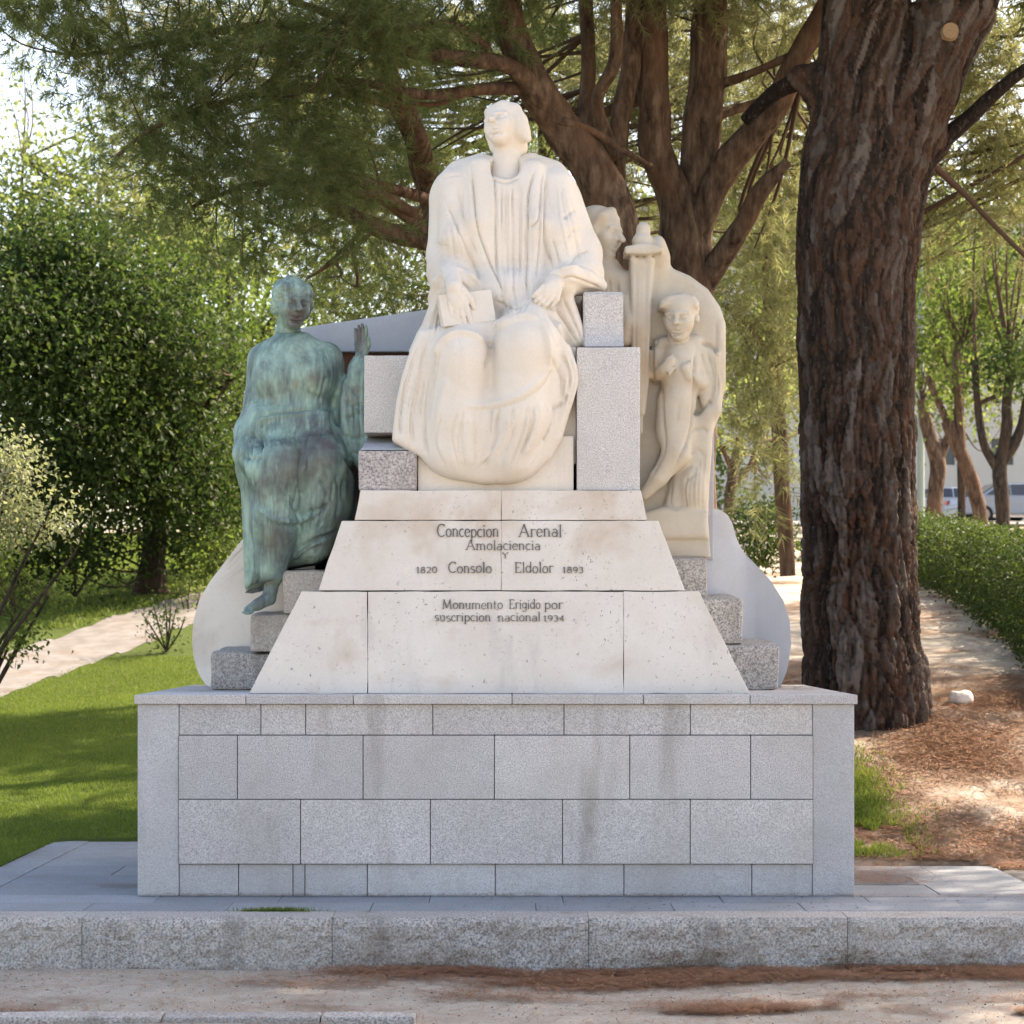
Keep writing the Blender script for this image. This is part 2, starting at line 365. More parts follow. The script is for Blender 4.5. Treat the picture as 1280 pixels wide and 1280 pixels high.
# edging strip at the left
y = PY0+.30
while y < 3.5:
    e = min(y+random.uniform(.8, 1.1), 3.58); slab(PX0, PX0+.27, y, e, .004); y = e
kerb = tag(empty('kerb', (0, PY0, -.3)), 'rough-faced grey granite kerb along the front of the paving', 'kerb')
xk = [PX0-.02, W(102, 0, PY0)[0], W(415, 0, PY0)[0], W(736, 0, PY0)[0], W(1060, 0, PY0)[0], PX1+.02]
for i in range(5):
    a, b = xk[i]+.0015, xk[i+1]-.0015
    nx, nz = max(2, int((b-a)/.022)), 15
    # rock-faced front as a displaced grid, flat dressed top
    u = np.linspace(a, b, nx); v = np.linspace(-.36, .0, nz); X, Z = np.meshgrid(u, v)
    P = np.stack([X.ravel(), np.full(X.size, PY0), Z.ravel()], 1)
    edge = np.minimum(np.minimum(P[:, 0]-a, b-P[:, 0])/.05, (-P[:, 2])/.035); edge = np.clip(edge, 0, 1)
    P[:, 1] -= edge*(.014+.042*np.abs(fbm(P+i*3.1, 5, 4))+.016*fbm(P, 22, 3)); P[:, 2] += np.where(P[:, 2] > -.03, -.010*np.abs(fbm(P*np.array([1, 0, 0])+i, 7, 3)), 0); P[:, 1] += .01
    bot = P.copy(); nb = len(P)
    Vt = np.concatenate([P, [[a, PY0+.29, 0], [b, PY0+.29, 0], [a, PY0+.29, -.36], [b, PY0+.29, -.36]]])
    idx = (np.arange(nz-1)[:, None]*nx+np.arange(nx-1)[None]).ravel()
    Fq = [tuple(q) for q in np.stack([idx, idx+1, idx+1+nx, idx+nx], 1)]
    top = list(range((nz-1)*nx, nz*nx)); lft = [r*nx for r in range(nz)]; rgt = [r*nx+nx-1 for r in range(nz)]
    me = bpy.data.meshes.new('kerb_stone'); me.from_pydata(Vt.tolist(), [], Fq+[tuple(top+[nb+1, nb]), tuple(lft[::-1]+[nb+2, nb])[::1], tuple(rgt+[nb+1, nb+3])]); me.update()
    link('kerb_stone', me, kerb, M['granite_dark'])
# low flush kerb at the very bottom left
lk = tag(empty('edging_kerb', (-1.5, -2.6, -.3)), 'low flush stone edging in the sand at the lower left', 'kerb')
x = -2.9
for e in (-1.75, -.95, -.47):
    block('edging_stone', box8(x+.004, e-.004, -2.72, -2.55, -.5, -.284), M['granite_dark'], lk, .012, sub=2, amp=.006); x = e

# ================================================================== plinth
pl = tag(empty('plinth', (-.08, 1.2, 0)), 'broad grey granite plinth of coursed blocks under the monument', 'plinth')
def xf(px, y=0.): return (px-VPX)*(CAM_D+y)/FOC
def zf(py, y=0.): return CAM_Z-(py-VPY)*(CAM_D+y)/FOC
X0, X1, DEP = xf(172), xf(1068), 2.5
Z_TOP = zf(880)
block('core', box8(X0+.05, X1-.05, .05, DEP-.05, 0.001, Z_TOP-.012), M['mortar'], pl, 0)
def face_stone(px0, px1, py0, py1, y0, name='stone'):
    g = .0025
    block(name, box8(xf(px0)+g, xf(px1)-g, y0, .13, zf(py1)+g, zf(py0)-g), M['granite'], pl, .004)
for a, b in ((172, 223.5), (1016, 1068)):
    block('pilaster', box8(xf(a), xf(b)-.001, -.002, .13, 0, Z_TOP-.001), M['granite_smooth'], pl, .006)
def course(xsx, py0, py1, y0, name='stone'):
    for a, b in zip(xsx[:-1], xsx[1:]): face_stone(a, b, py0, py1, y0, name)
course([223.5, 326, 382, 541, 705, 863, 1016], 880, 919, .004)
course([223.5, 297, 454, 618, 787, 938, 1016], 919, 999, -.016)
course([223.5, 376, 538, 703, 862.5, 1016], 999, 1080, -.018)
for a, b in zip([223.5, 298, 366, 381, 459, 619, 780, 940], [298, 366, 381, 459, 619, 780, 940, 1016]):
    block('base_stone', box8(xf(a)+.0025, xf(b)-.0025, .008, .13, 0, zf(1080)-.0025), M['granite_smooth'], pl, .004)
# sides and back of the plinth
for sx in (X0, X1):
    yb = .135
    for i, e in enumerate((.95, 1.75, DEP)):
        for j, (za, zb) in enumerate(((0, zf(1080)), (zf(1080), zf(999)), (zf(999), zf(919)), (zf(919), Z_TOP))):
            a, b = (sx, sx+.1) if sx < 0 else (sx-.1, sx)
            block('side_stone', box8(a, b, yb+.003, e-.003, za+.002, zb-.002), M['granite_smooth'], pl, .004)
        yb = e
# coping
CZ0, CZ1 = Z_TOP, zf(868.5)
cx = [168.5, 308, 442, 640, 804, 937, 1071.5]
for i, (a, b) in enumerate(zip(cx[:-1], cx[1:])):
    block('coping', box8(xf(a)+.002, xf(b)-.002, -.03, .62, CZ0, CZ1), M['granite_throne' if 0 else 'granite'], pl, .006)
for a, b, y0, y1 in ((168.5, 380, .625, DEP+.03), (380.5, 860, .625, DEP+.03), (860.5, 1071.5, .625, DEP+.03)):
    block('coping', box8(xf(a)+.002, xf(b)-.002, y0, y1, CZ0, CZ1-.001), M['granite'], pl, .006)

# ================================================================== stepped base with inscriptions
sb = tag(empty('stepped_base', (0, .9, CZ1)), 'pale stepped limestone base carved with dark inscriptions', 'pedestal')
TIERS = {}
def tier(key, bx, tx, pyb, pyt, yb, yt, joints, back=2.0, **kw):
    zb, zt = zf(pyb, yb), zf(pyt, yt)
    if key == 'low': zb = CZ1+.001
    xs_b = [bx[0]]+[j for j in joints]+[bx[1]]; xs_t = [tx[0]]+[j for j in joints]+[tx[1]]
    TIERS[key] = (zb, zt, yb, yt)
    out = []
    for i in range(len(xs_b)-1):
        g0 = .001 if i else 0; g1 = .001 if i < len(xs_b)-2 else 0
        a0, a1 = xf(xs_b[i], yb)+g0, xf(xs_b[i+1], yb)-g1
        b0, b1 = xf(xs_t[i], yt)+g0, xf(xs_t[i+1], yt)-g1
        c = [(a0, yb, zb), (a1, yb, zb), (a1, back, zb), (a0, back, zb), (b0, yt, zt), (b1, yt, zt), (b1, back-.1, zt), (b0, back-.1, zt)]
        out.append(block('tier_stone', c, M['pale'], sb, .005, sub=4, amp=.006, nscale=7, seed=i+yb*10, smooth=False))
    return out
t_low = tier('low', (311, 937), (377, 874), 868, 739.5, .26, .40, [459.5, 779.5])
t_mid = tier('mid', (398, 856), (427, 823), 738, 651, .415, .50, [626.5])
t_top = tier('top', (443, 809), (451, 801), 650, 613, .512, .54, [626.5])

# lettering: stroke glyphs (points, width); x height .62, cap height 1
def arc(cx, cy, rx, ry, a0, a1, n=10):
    return [(cx+rx*math.cos(math.radians(a0+(a1-a0)*i/n)), cy+ry*math.sin(math.radians(a0+(a1-a0)*i/n))) for i in range(n+1)]
TK, TN, SE = .115, .06, .05
def ln(x0, y0, x1, y1, w=TK): return ([(x0, y0), (x1, y1)], w)
def sf(x, y, h=.09): return ([(x-h, y), (x+h, y)], SE)
def stem(x, y0, y1): return [ln(x, y0, x, y1), sf(x, y0+.02), ([(x-.09, y1-.04), (x, y1-.01)], SE)]
G = {
 'C': (.72, [(arc(.40, .5, .34, .5, 50, 310), TK), ln(.62, .98, .62, .78, SE)]),
 'A': (.82, [ln(.08, 0, .40, 1, TN), ln(.40, 1, .72, 0), ln(.2, .36, .6, .36, TN), sf(.08, .02), sf(.72, .02)]),
 'E': (.62, stem(.14, 0, 1)+[ln(.14, .97, .52, .97, TN), ln(.14, .52, .44, .52, TN), ln(.14, .03, .54, .03, TN), ln(.52, .97, .52, .82, SE), ln(.54, .03, .54, .2, SE)]),
 'M': (.98, [ln(.14, 0, .2, 1, TN), ln(.2, 1, .48, .1), ln(.48, .1, .76, 1, TN), ln(.76, 1, .84, 0), sf(.14, .02), sf(.84, .02)]),
 'Y': (.7, [ln(.08, 1, .34, .48), ln(.6, 1, .34, .48, TN), ln(.34, .48, .34, 0), sf(.34, .02), sf(.08, .98), sf(.6, .98)]),
 'a': (.52, [(arc(.24, .18, .17, .18, 20, 340), TN+.02), ln(.42, 0, .42, .42), (arc(.26, .42, .16, .19, 0, 150), TN)]),
 'c': (.46, [(arc(.26, .31, .2, .31, 50, 310), TK*.9)]),
 'd': (.56, [(arc(.25, .31, .19, .31, 20, 340), TK*.85), ln(.45, 0, .45, 1.0), sf(.42, .98, .06)]),
 'e': (.5, [(arc(.26, .31, .2, .31, 10, 320), TK*.85), ln(.08, .33, .45, .33, TN)]),
 'g': (.54, [(arc(.25, .34, .18, .27, 0, 360, 14), TK*.8), ln(.44, .62, .44, -.15), (arc(.26, -.15, .18, .18, 0, -160), TN)]),
 'i': (.28, stem(.14, 0, .62)+[ln(.14, .80, .14, .9, TK)]),
 'l': (.28, stem(.14, 0, 1.0)),
 'm': (.86, stem(.12, 0, .62)+[(arc(.27, .42, .14, .2, 170, 0), TN), ln(.41, 0, .41, .44), (arc(.57, .42, .15, .2, 170, 0), TN), ln(.72, 0, .72, .44), sf(.41, .02, .07), sf(.72, .02, .07)]),
 'n': (.58, stem(.12, 0, .62)+[(arc(.28, .42, .16, .2, 170, 0), TN), ln(.44, 0, .44, .44), sf(.44, .02)]),
 'o': (.54, [(arc(.27, .31, .2, .31, 0, 360, 16), TK*.85)]),
 'p': (.56, [ln(.12, -.32, .12, .62), sf(.12, -.3), (arc(.3, .31, .19, .31, 160, -160), TK*.85)]),
 'r': (.42, stem(.12, 0, .62)+[(arc(.3, .42, .17, .2, 165, 40), TN)]),
 's': (.44, [(arc(.22, .47, .15, .15, 40, 270), TK*.8), (arc(.22, .16, .16, .16, 90, -140), TK*.8)]),
 't': (.38, [ln(.16, .04, .16, .85), ln(.02, .6, .32, .6, TN), (arc(.25, .1, .1, .1, 180, 300), TN)]),
 'u': (.58, [ln(.12, .2, .12, .62), (arc(.27, .2, .15, .2, 180, 330), TN), ln(.44, 0, .44, .62), sf(.08, .6, .06), sf(.4, .6, .06)]),
 'y': (.5, [ln(.06, .62, .25, .05), ln(.44, .62, .18, -.3, TN)]),
 '1': (.34, [ln(.17, 0, .17, .72), sf(.17, .02), ln(.06, .6, .17, .72, TN)]),
 '8': (.5, [(arc(.25, .55, .14, .17, 0, 360, 14), TN+.02), (arc(.25, .19, .18, .19, 0, 360, 14), TK*.8)]),
 '2': (.48, [(arc(.24, .52, .16, .2, 160, -30), TN+.02), ln(.38, .42, .08, .04, TN), ln(.08, .04, .42, .04)]),
 '0': (.5, [(arc(.25, .36, .18, .36, 0, 360, 16), TK*.8)]),
 '9': (.5, [(arc(.25, .5, .17, .22, 0, 360, 14), TK*.8), (arc(.12, .45, .3, .45, 0, -75), TN+.02)]),
 '3': (.46, [(arc(.2, .54, .15, .17, 140, -80), TN+.03), (arc(.2, .19, .18, .19, 80, -140), TK*.8)]),
 '4': (.5, [ln(.34, -.02, .34, .72), ln(.34, .72, .06, .22, TN), ln(.06, .22, .46, .22, TN)]),
 ' ': (.42, []),
}
def inscription(text, px0, px1, py_base, cap_px, key, parent):
    zb, zt, yb, yt = TIERS[key]; fx = lambda z: yb+(yt-yb)*(z-zb)/(zt-zb)
    total = sum(G[c][0] for c in text); base_y = fx(zf(py_base, (yb+yt)/2))
    zbase = zf(py_base, base_y); cap = S(cap_px, base_y); wx0, wx1 = xf(px0, base_y), xf(px1, base_y); sx = (wx1-wx0)/total
    Vs, Fs = [], []; cur = 0
    for ch in text:
        gw, strokes = G[ch]; wob = random.uniform(-.03, .03)
        for pts, wd in strokes:
            pts = np.array(pts); P = np.stack([wx0+(cur+pts[:, 0])*sx, zbase+(pts[:, 1]+wob)*cap], 1)
            T = np.gradient(P, axis=0); T /= np.maximum(np.linalg.norm(T, axis=1, keepdims=True), 1e-9); Nn = np.stack([-T[:, 1], T[:, 0]], 1)
            hw = wd*cap*.40*random.uniform(.8, 1.1)
            # vertical runs thick, flat runs thin, as a broad chisel leaves them
            wv = hw*(.62+.38*np.abs(T[:, 1]))[:, None]
            n0 = len(Vs)
            for s_, dep in ((1, 0), (-1, 0), (1, 1), (-1, 1)):
                for q in P+Nn*wv*s_:
                    Vs.append((q[0], fx(q[1])-.0085+(.010 if dep else 0), q[1]))
            m = len(P)
            for i in range(m-1):
                a, b, c, d = n0+i, n0+i+1, n0+m+i+1, n0+m+i
                Fs += [(a, b, c, d), (a, a+2*m, b+2*m, b), (d, c, c+2*m, d+2*m)]
        cur += gw
    me = bpy.data.meshes.new('inscription'); me.from_pydata(Vs, [], Fs); me.update()
    return link('inscription', me, parent, M['letter'])
inscription('Concepcion', 546, 624, 671, 16, 'mid', t_mid[0])
inscription('Arenal', 648, 703, 671, 16, 'mid', t_mid[0])
inscription('Amolaciencia', 582, 676, 687.5, 12.5, 'mid', t_mid[0])
inscription('Y', 627.5, 636, 698, 7.5, 'mid', t_mid[0])
inscription('1820', 520, 547, 716, 10.5, 'mid', t_mid[0])
inscription('Consolo', 560, 615, 716, 13.5, 'mid', t_mid[0])
inscription('Eldolor', 643, 692, 716, 13.5, 'mid', t_mid[0])
inscription('1893', 703, 730, 716, 10.5, 'mid', t_mid[0])
inscription('Monumento', 552, 629, 761, 12, 'low', t_low[1])
inscription('Erigido', 636, 676, 761, 12, 'low', t_low[1])
inscription('por', 680, 704, 761, 12, 'low', t_low[1])
inscription('suscripcion', 543, 614, 776.5, 11.5, 'low', t_low[1])
inscription('nacional', 622, 676, 776.5, 11.5, 'low', t_low[1])
inscription('1934', 679, 706, 776.5, 10, 'low', t_low[1])

# ================================================================== throne
th = tag(empty('throne', (0, 1.1, TIERS['top'][1])), 'speckled granite throne blocks behind and beside the seated figure', 'throne')
tz = TIERS['top'][1]+.001
def pblock(name, px0, px1, py0, py1, yf, yb, mat, par, zb=None, bevel=.010, **kw):
    z0 = zf(py1, yf) if zb is None else zb
    return block(name, box8(xf(px0, yf), xf(px1, yf), yf, yb, z0, zf(py0, yf)), mat, par, bevel, **kw)
kw = dict(sub=3, amp=.004, nscale=8)
pblock('arm_block', 721, 800, 434, 612, .60, 1.55, M['granite_throne'], th, tz, **kw)
pblock('foot_block', 448, 521, 563, 612, .57, 1.3, M['granite_pink'], th, tz, .016, **kw)
# weathered slope on top of the foot block
z0 = zf(562.5, .57)+.001; z1 = zf(538, .80)
block('sloped_ledge', [(xf(450, .57), .575, z0), (xf(520, .57), .575, z0), (xf(520, .57), 1.3, z0), (xf(450, .57), 1.3, z0), (xf(455, .8), .60, z0+.012), (xf(520, .8), .60, z0+.012), (xf(520, .8), 1.3, z1+.02), (xf(455, .8), 1.3, z1+.02)], M['granite_smooth'], th, .004)
pblock('arm_block', 455, 522, 444, 541, .80, 1.55, M['granite_throne'], th, None, **kw)
pblock('seat_side', 700, 720, 434, 580, .70, 1.5, M['marble'], th, None, .006)
pblock('seat_panel', 522.5, 717, 545, 612, .63, 1.5, M['marble'], th, tz, .006)
# right arm rest with hollowed front
za, zb_, zc = zf(432.5, .62), zf(404, .76), zf(365, .78)
xa, xb = xf(729, .78), xf(779, .78)
prof = [(.66, za+.002), (.70, za+.025), (.745, za+.085), (.76, zb_), (.762, zc-.02), (.78, zc), (1.5, zc), (1.5, za+.002)]
bm = bmesh.new(); vl = [bm.verts.new((xa, y, z)) for y, z in prof]; vr = [bm.verts.new((xb, y, z)) for y, z in prof]
bm.faces.new(vl); bm.faces.new(vr[::-1])
for i in range(len(prof)): j = (i+1) % len(prof); bm.faces.new((vl[i], vr[i], vr[j], vl[j]))
bmesh.ops.recalc_face_normals(bm, faces=bm.faces); bmesh.ops.bevel(bm, geom=[e for e in bm.edges if abs(e.verts[0].co.x-e.verts[1].co.x) < 1e-5], offset=.008, segments=2, affect='EDGES')
link('arm_rest', from_bm('arm_rest', bm), th, M['granite_throne'])
pblock('throne_side', 715, 752, 363, 440, 1.2, 1.6, M['marble'], th, None, .01)
pblock('throne_back', 560, 722, 300, 612, 1.38, 1.7, M['granite_throne'], th, tz, .02)

# ================================================================== side steps
def steps(label, rows, mats):
    o = tag(empty('side_steps', (xf(sum(rows[0][:2])/2, 1.3), 1.3, CZ1)), label, 'steps')
    for (px0, px1, py_top, py_edge, py_bot, yf, yb, zb), mk in zip(rows, mats):
        zb = CZ1+.001 if zb is None else zb
        zt = zf(py_edge, yf); zk = zt+.035
        c = box8(xf(px0, yf), xf(px1, yf), yf, yb, zb, zt); c[6] = (c[6][0], c[6][1], zk); c[7] = (c[7][0], c[7][1], zk)
        block('step_block', c, M[mk], o, .028, sub=4, amp=.016, nscale=6, seed=px0)
    return o
zS2 = zf(803, 1.05); zS3 = zf(741, 1.1)
steps('three coarse granite step blocks under the bronze figure', [(264, 430, 808, 816, 860, 1.05, 1.75, None), (312, 430, 745, 768, 803, 1.0, 1.75, zf(816, 1.05)+.002), (353, 470, 708, 714, 741, .95, 1.75, zf(768, 1.0)+.002)], ('granite_dark', 'granite_beige', 'granite_beige'))
steps('three coarse granite step blocks under the relief panel', [(800, 974, 798, 806, 860, 1.05, 1.75, None), (800, 929, 742, 748, 797, 1.1, 1.75, zf(806, 1.05)+.002), (780, 884, 690, 697, 738, 1.15, 1.75, zf(748, 1.1)+.002)], ('granite_dark', 'granite_dark', 'granite_dark'))

# ================================================================== curved back wall with two wings
bw = tag(empty('back_wall', (0, 1.95, CZ1)), 'smooth curved back wall with flaring wings behind the throne', 'wall')
def extrude_outline(name, pts, yfun, thick, mat, par, n=120, inner=26):
    """outline in photo pixels at depth yfun(px): a solid slab with its own thickness, curved in plan"""
    P = resample(pts+[pts[0]], n)[:-1]
    xyz = np.array([W(px, py, yfun(px)) for px, py in P])
    bm = bmesh.new(); f = [bm.verts.new(p) for p in xyz]; face = bm.faces.new(f)
    bmesh.ops.triangulate(bm, faces=[face]); 
    bmesh.ops.subdivide_edges(bm, edges=[e for e in bm.edges if e.calc_length() > .12], cuts=2)
    bmesh.ops.triangulate(bm, faces=list(bm.faces))
    for v in bm.verts:       # put inner points on the curved face
        px = VPX+v.co.x*FOC/(CAM_D+v.co.y); v.co.y = yfun(px)
    r = bmesh.ops.extrude_face_region(bm, geom=list(bm.faces))
    vs_ = [g for g in r['geom'] if isinstance(g, bmesh.types.BMVert)]
    for v in vs_: v.co.y += thick
    bmesh.ops.recalc_face_normals(bm, faces=bm.faces)
    ed = [e for e in bm.edges if len(e.link_faces) == 2 and e.calc_face_angle(0) > 1.0]
    me = from_bm(name, bm, True); me.set_sharp_from_angle(angle=.6)
    return link(name, me, par, mat)
extrude_outline('wing', [(330, 640), (303, 685), (280, 706), (262, 727), (249, 750), (242, 775), (240, 800), (242, 822), (248, 842), (256, 855), (262, 858.5), (420, 858.5), (420, 640)], lambda px: 1.80+.10*sstep(-px, -300, -240), .22, M['wing'], bw)
extrude_outline('wing', [(840, 860), (975, 859.5), (984, 838), (989, 806), (987, 775), (979, 750), (962, 724), (943, 704), (928, 688), (920, 672), (916, 655), (909, 643), (898, 636), (860, 634), (840, 640)], lambda px: 1.62+.28*sstep(px, 870, 940)+.0*px, .22, M['wing_shaded'], bw)
block('wall_body', box8(xf(392, 1.80), xf(800, 1.80), 1.80, 2.02, CZ1+.001, zf(440, 1.8)), M['rust'], bw, .01)
zl0, zl1 = zf(440, 1.72)+.002, zf(409, 1.72); zr = zf(384, 1.72)
block('wall_cap', [(xf(372, 1.72), 1.72, zl0), (xf(545, 1.72), 1.72, zl0), (xf(545, 1.72), 2.05, zl0), (xf(372, 1.72), 2.05, zl0), (xf(372, 1.72), 1.76, zl1), (xf(545, 1.72), 1.76, zr), (xf(545, 1.72), 2.05, zr), (xf(372, 1.72), 2.05, zl1)], M['wing_shaded'], bw, .012)
# ================================================================== sculpting: distance fields meshed with surface nets
class SDF:
    def __init__(s, lo, hi, h):
        s.lo = np.array(lo, float); s.h = h
        s.n = np.ceil((np.array(hi)-s.lo)/h).astype(int)+1
        s.F = np.full(s.n, 1.0, np.float32)
        s.ax = [(s.lo[k]+np.arange(s.n[k])*h).astype(np.float32) for k in range(3)]
    def put(s, fn, lo, hi, k=.02, op='u'):
        m = k+3*s.h
        a = np.clip(np.floor((np.asarray(lo)-m-s.lo)/s.h).astype(int), 0, s.n); b = np.clip(np.ceil((np.asarray(hi)+m-s.lo)/s.h).astype(int)+1, 0, s.n)
        if (b <= a).any(): return
        sl = tuple(slice(a[i], b[i]) for i in range(3))
        d = fn(s.ax[0][sl[0]][:, None, None], s.ax[1][sl[1]][None, :, None], s.ax[2][sl[2]][None, None, :]).astype(np.float32)
        f = s.F[sl]; k = max(k, 1e-4)
        if op == 'u':
            h = np.clip(.5+.5*(f-d)/k, 0, 1); s.F[sl] = f*(1-h)+d*h-k*h*(1-h)
        else:
            h = np.clip(.5-.5*(f+d)/k, 0, 1); s.F[sl] = f*(1-h)+(-d)*h+k*h*(1-h)
    def cone(s, a, b, ra, rb, k=.02, op='u', sq=1.0):
        a = np.asarray(a, float); b = np.asarray(b, float); R = max(ra, rb)*max(1, 1/sq)
        ab = b-a; L2 = max(float(ab@ab), 1e-9)
        def fn(x, y, z):
            px, py, pz = x-a[0], y-a[1], z-a[2]
            t = np.clip((px*ab[0]+py*ab[1]+pz*ab[2])/L2, 0, 1)
            return np.sqrt((px-t*ab[0])**2+((py-t*ab[1])*sq)**2+(pz-t*ab[2])**2)-(ra+(rb-ra)*t)
        s.put(fn, np.minimum(a, b)-R, np.maximum(a, b)+R, k, op)
    def chain(s, pts, rs, k=.02, sq=1.0, op='u'):
        for i in range(len(pts)-1): s.cone(pts[i], pts[i+1], rs[i], rs[i+1], k, op, sq)
    def ell(s, c, r, k=.02, op='u', rot=None):
        c = np.asarray(c, float); r = np.asarray(r, float); R = np.eye(3) if rot is None else np.asarray(rot, float); m = r.min()
        def fn(x, y, z):
            p = (x-c[0], y-c[1], z-c[2])
            q = [(p[0]*R[0, i]+p[1]*R[1, i]+p[2]*R[2, i])/r[i] for i in range(3)]
            k0 = np.sqrt(q[0]**2+q[1]**2+q[2]**2)
            k1 = np.sqrt((q[0]/r[0])**2+(q[1]/r[1])**2+(q[2]/r[2])**2)
            return k0*(k0-1)/np.maximum(k1, 1e-6)
        B = np.abs(R)@r
        s.put(fn, c-B, c+B, k, op)
    def poly(s, pts, y0, y1, r=.05, k=.03, op='u', ys=None):
        """rounded slab: outline given in photo pixels at depth ys, from y0 to y1"""
        ys = (y0+y1)/2 if ys is None else ys
        q = np.array([W(a, b, ys)[[0, 2]] for a, b in pts]); yc, hh = (y0+y1)/2, (y1-y0)/2
        lo = np.array([q[:, 0].min(), y0, q[:, 1].min()]); hi = np.array([q[:, 0].max(), y1, q[:, 1].max()])
        def fn(x, y, z):
            X = np.broadcast_to(x[:, 0, :], (x.shape[0], z.shape[2])); Z = np.broadcast_to(z[0, 0][None], X.shape)
            d = np.full(X.shape, 1e9); ins = np.zeros(X.shape, bool); n = len(q)
            for i in range(n):
                a = q[i]; b = q[(i+1) % n]; e = b-a; wx, wz = X-a[0], Z-a[1]
                t = np.clip((wx*e[0]+wz*e[1])/(e@e), 0, 1); d = np.minimum(d, (wx-t*e[0])**2+(wz-t*e[1])**2)
                c1 = (a[1] <= Z); c2 = (b[1] <= Z); cr = e[0]*wz-e[1]*wx
                ins ^= (c1 & ~c2 & (cr < 0)) | (~c1 & c2 & (cr > 0))
            d2 = np.sqrt(d); d2 = np.where(ins, -d2, d2)[:, None, :]
            u = d2+r; v = np.abs(y-yc)-hh+r
            return np.sqrt(np.maximum(u, 0)**2+np.maximum(v, 0)**2)+np.minimum(np.maximum(u, v), 0)-r
        s.put(fn, lo, hi, k, op)
    def mesh(s):
        F = s.F; n = s.n
        ins = F < 0
        c = np.zeros(n-1, np.int8)
        for dx in (0, 1):
            for dy in (0, 1):
                for dz in (0, 1): c += ins[dx:n[0]-1+dx, dy:n[1]-1+dy, dz:n[2]-1+dz]
        I = np.argwhere((c > 0) & (c < 8)); idm = np.full(n-1, -1, np.int32); idm[tuple(I.T)] = np.arange(len(I))
        corners = [(a, b, d) for a in (0, 1) for b in (0, 1) for d in (0, 1)]
        vals = {q: F[I[:, 0]+q[0], I[:, 1]+q[1], I[:, 2]+q[2]] for q in corners}
        acc = np.zeros((len(I), 3)); cnt = np.zeros(len(I))
        for q in corners:
            for k in range(3):
                if q[k] == 0:
                    p = list(q); p[k] = 1; p = tuple(p); a, b = vals[q], vals[p]; m = (a < 0) != (b < 0)
                    t = np.where(m, a/np.where(m, a-b, 1), 0); pos = np.tile(np.array(q, float), (len(I), 1)); pos[:, k] += t
                    acc += pos*m[:, None]; cnt += m
        V = s.lo+(I+acc/cnt[:, None])*s.h
        Q = []
        for k in range(3):
            sl0 = [slice(None)]*3; sl1 = [slice(None)]*3; sl0[k] = slice(0, -1); sl1[k] = slice(1, None)
            a, b = ins[tuple(sl0)], ins[tuple(sl1)]; E = np.argwhere(a != b); u, v = [(1, 2), (2, 0), (0, 1)][k]
            E = E[(E[:, u] > 0) & (E[:, v] > 0) & (E[:, u] < n[u]-1) & (E[:, v] < n[v]-1)]
            o = lambda du, dv: (lambda T: idm[tuple(T.T)])(np.stack([E[:, i]-(du if i == u else 0)-(dv if i == v else 0) for i in range(3)], 1))
            q = np.stack([o(0, 0), o(1, 0), o(1, 1), o(0, 1)], 1)
            fl = ~a[tuple(E.T)]
            q[fl] = q[fl][:, ::-1]
            Q.append(q)
        Q = np.concatenate(Q); Q = Q[(Q >= 0).all(1)]
        return V, Q
def vnormals(V, Q):
    fn = np.cross(V[Q[:, 2]]-V[Q[:, 0]], V[Q[:, 3]]-V[Q[:, 1]]); N = np.zeros_like(V)
    for k in range(4): np.add.at(N, Q[:, k], fn)
    return N/np.maximum(np.linalg.norm(N, axis=1, keepdims=True), 1e-9)
def relax(V, Q, n=1, f=.5):
    for _ in range(n):
        A = np.zeros_like(V); c = np.zeros(len(V))
        for k in range(4):
            np.add.at(A, Q[:, k], V[Q[:, (k+1) % 4]]+V[Q[:, k-1]]); np.add.at(c, Q[:, k], 2)
        V = V*(1-f)+f*A/c[:, None]
    return V
def project(V):
    d = CAM_D+V[:, 1]; return np.stack([VPX+V[:, 0]*FOC/d, VPY-(V[:, 2]-CAM_Z)*FOC/d], 1)
def chisel(V, Q, strokes, front=.15):
    """carve grooves (depth>0) or raise folds (depth<0) along lines drawn over the front of a figure"""
    N = vnormals(V, Q); P = project(V); D = np.zeros(len(V)); m = N[:, 1] < front
    for pts, wd, dep in strokes:
        pts = np.array(pts, float)
        if len(pts) > 2: pts = smooth_line(pts)
        lo, hi = pts.min(0)-3*wd, pts.max(0)+3*wd
        s = np.where(m & (P > lo).all(1) & (P < hi).all(1))[0]
        if len(s) == 0: continue
        q = P[s]; best = np.full(len(s), 1e9); side = np.zeros(len(s)); along = np.zeros(len(s)); tot = len(pts)-1
        for i in range(tot):
            a, b = pts[i], pts[i+1]; e = b-a; w_ = q-a; t = np.clip((w_@e)/max(e@e, 1e-9), 0, 1); d = np.linalg.norm(w_-t[:, None]*e, axis=1)
            u = d < best; best[u] = d[u]; along[u] = (i+t[u])/tot
        fade = np.clip(np.minimum(along, 1-along)/.12, .25, 1)
        D[s] -= dep*(np.exp(-(best/wd)**2) if dep < 0 else np.exp(-best/(wd*.8)))*fade
    return V+N*D[:, None]
def family(a, b, n, wd, dep, seed=0, jit=1.2):
    """n drapery grooves between two guide lines, each a little different"""
    r = random.Random(seed); A_, B_ = np.array(a, float), np.array(b, float); out = []
    for i in range(n):
        t_ = (i+.5+r.uniform(-.25, .25))/n; q = A_*(1-t_)+B_*t_+np.array([[r.uniform(-jit, jit), r.uniform(-jit, jit)] for _ in A_])
        k0, k1 = r.choice([0, 0, 0, 1]), r.choice([0, 0, 1])
        q = q[k0:len(q)-k1] if len(q)-k0-k1 > 1 else q
        out.append((q.tolist(), wd*r.uniform(.8, 1.3), dep*r.uniform(.6, 1.3)))
        out.append(((q+np.array([wd*1.7, 0])).tolist(), wd*1.2, -dep*.55*r.uniform(.6, 1.2)))
    return out
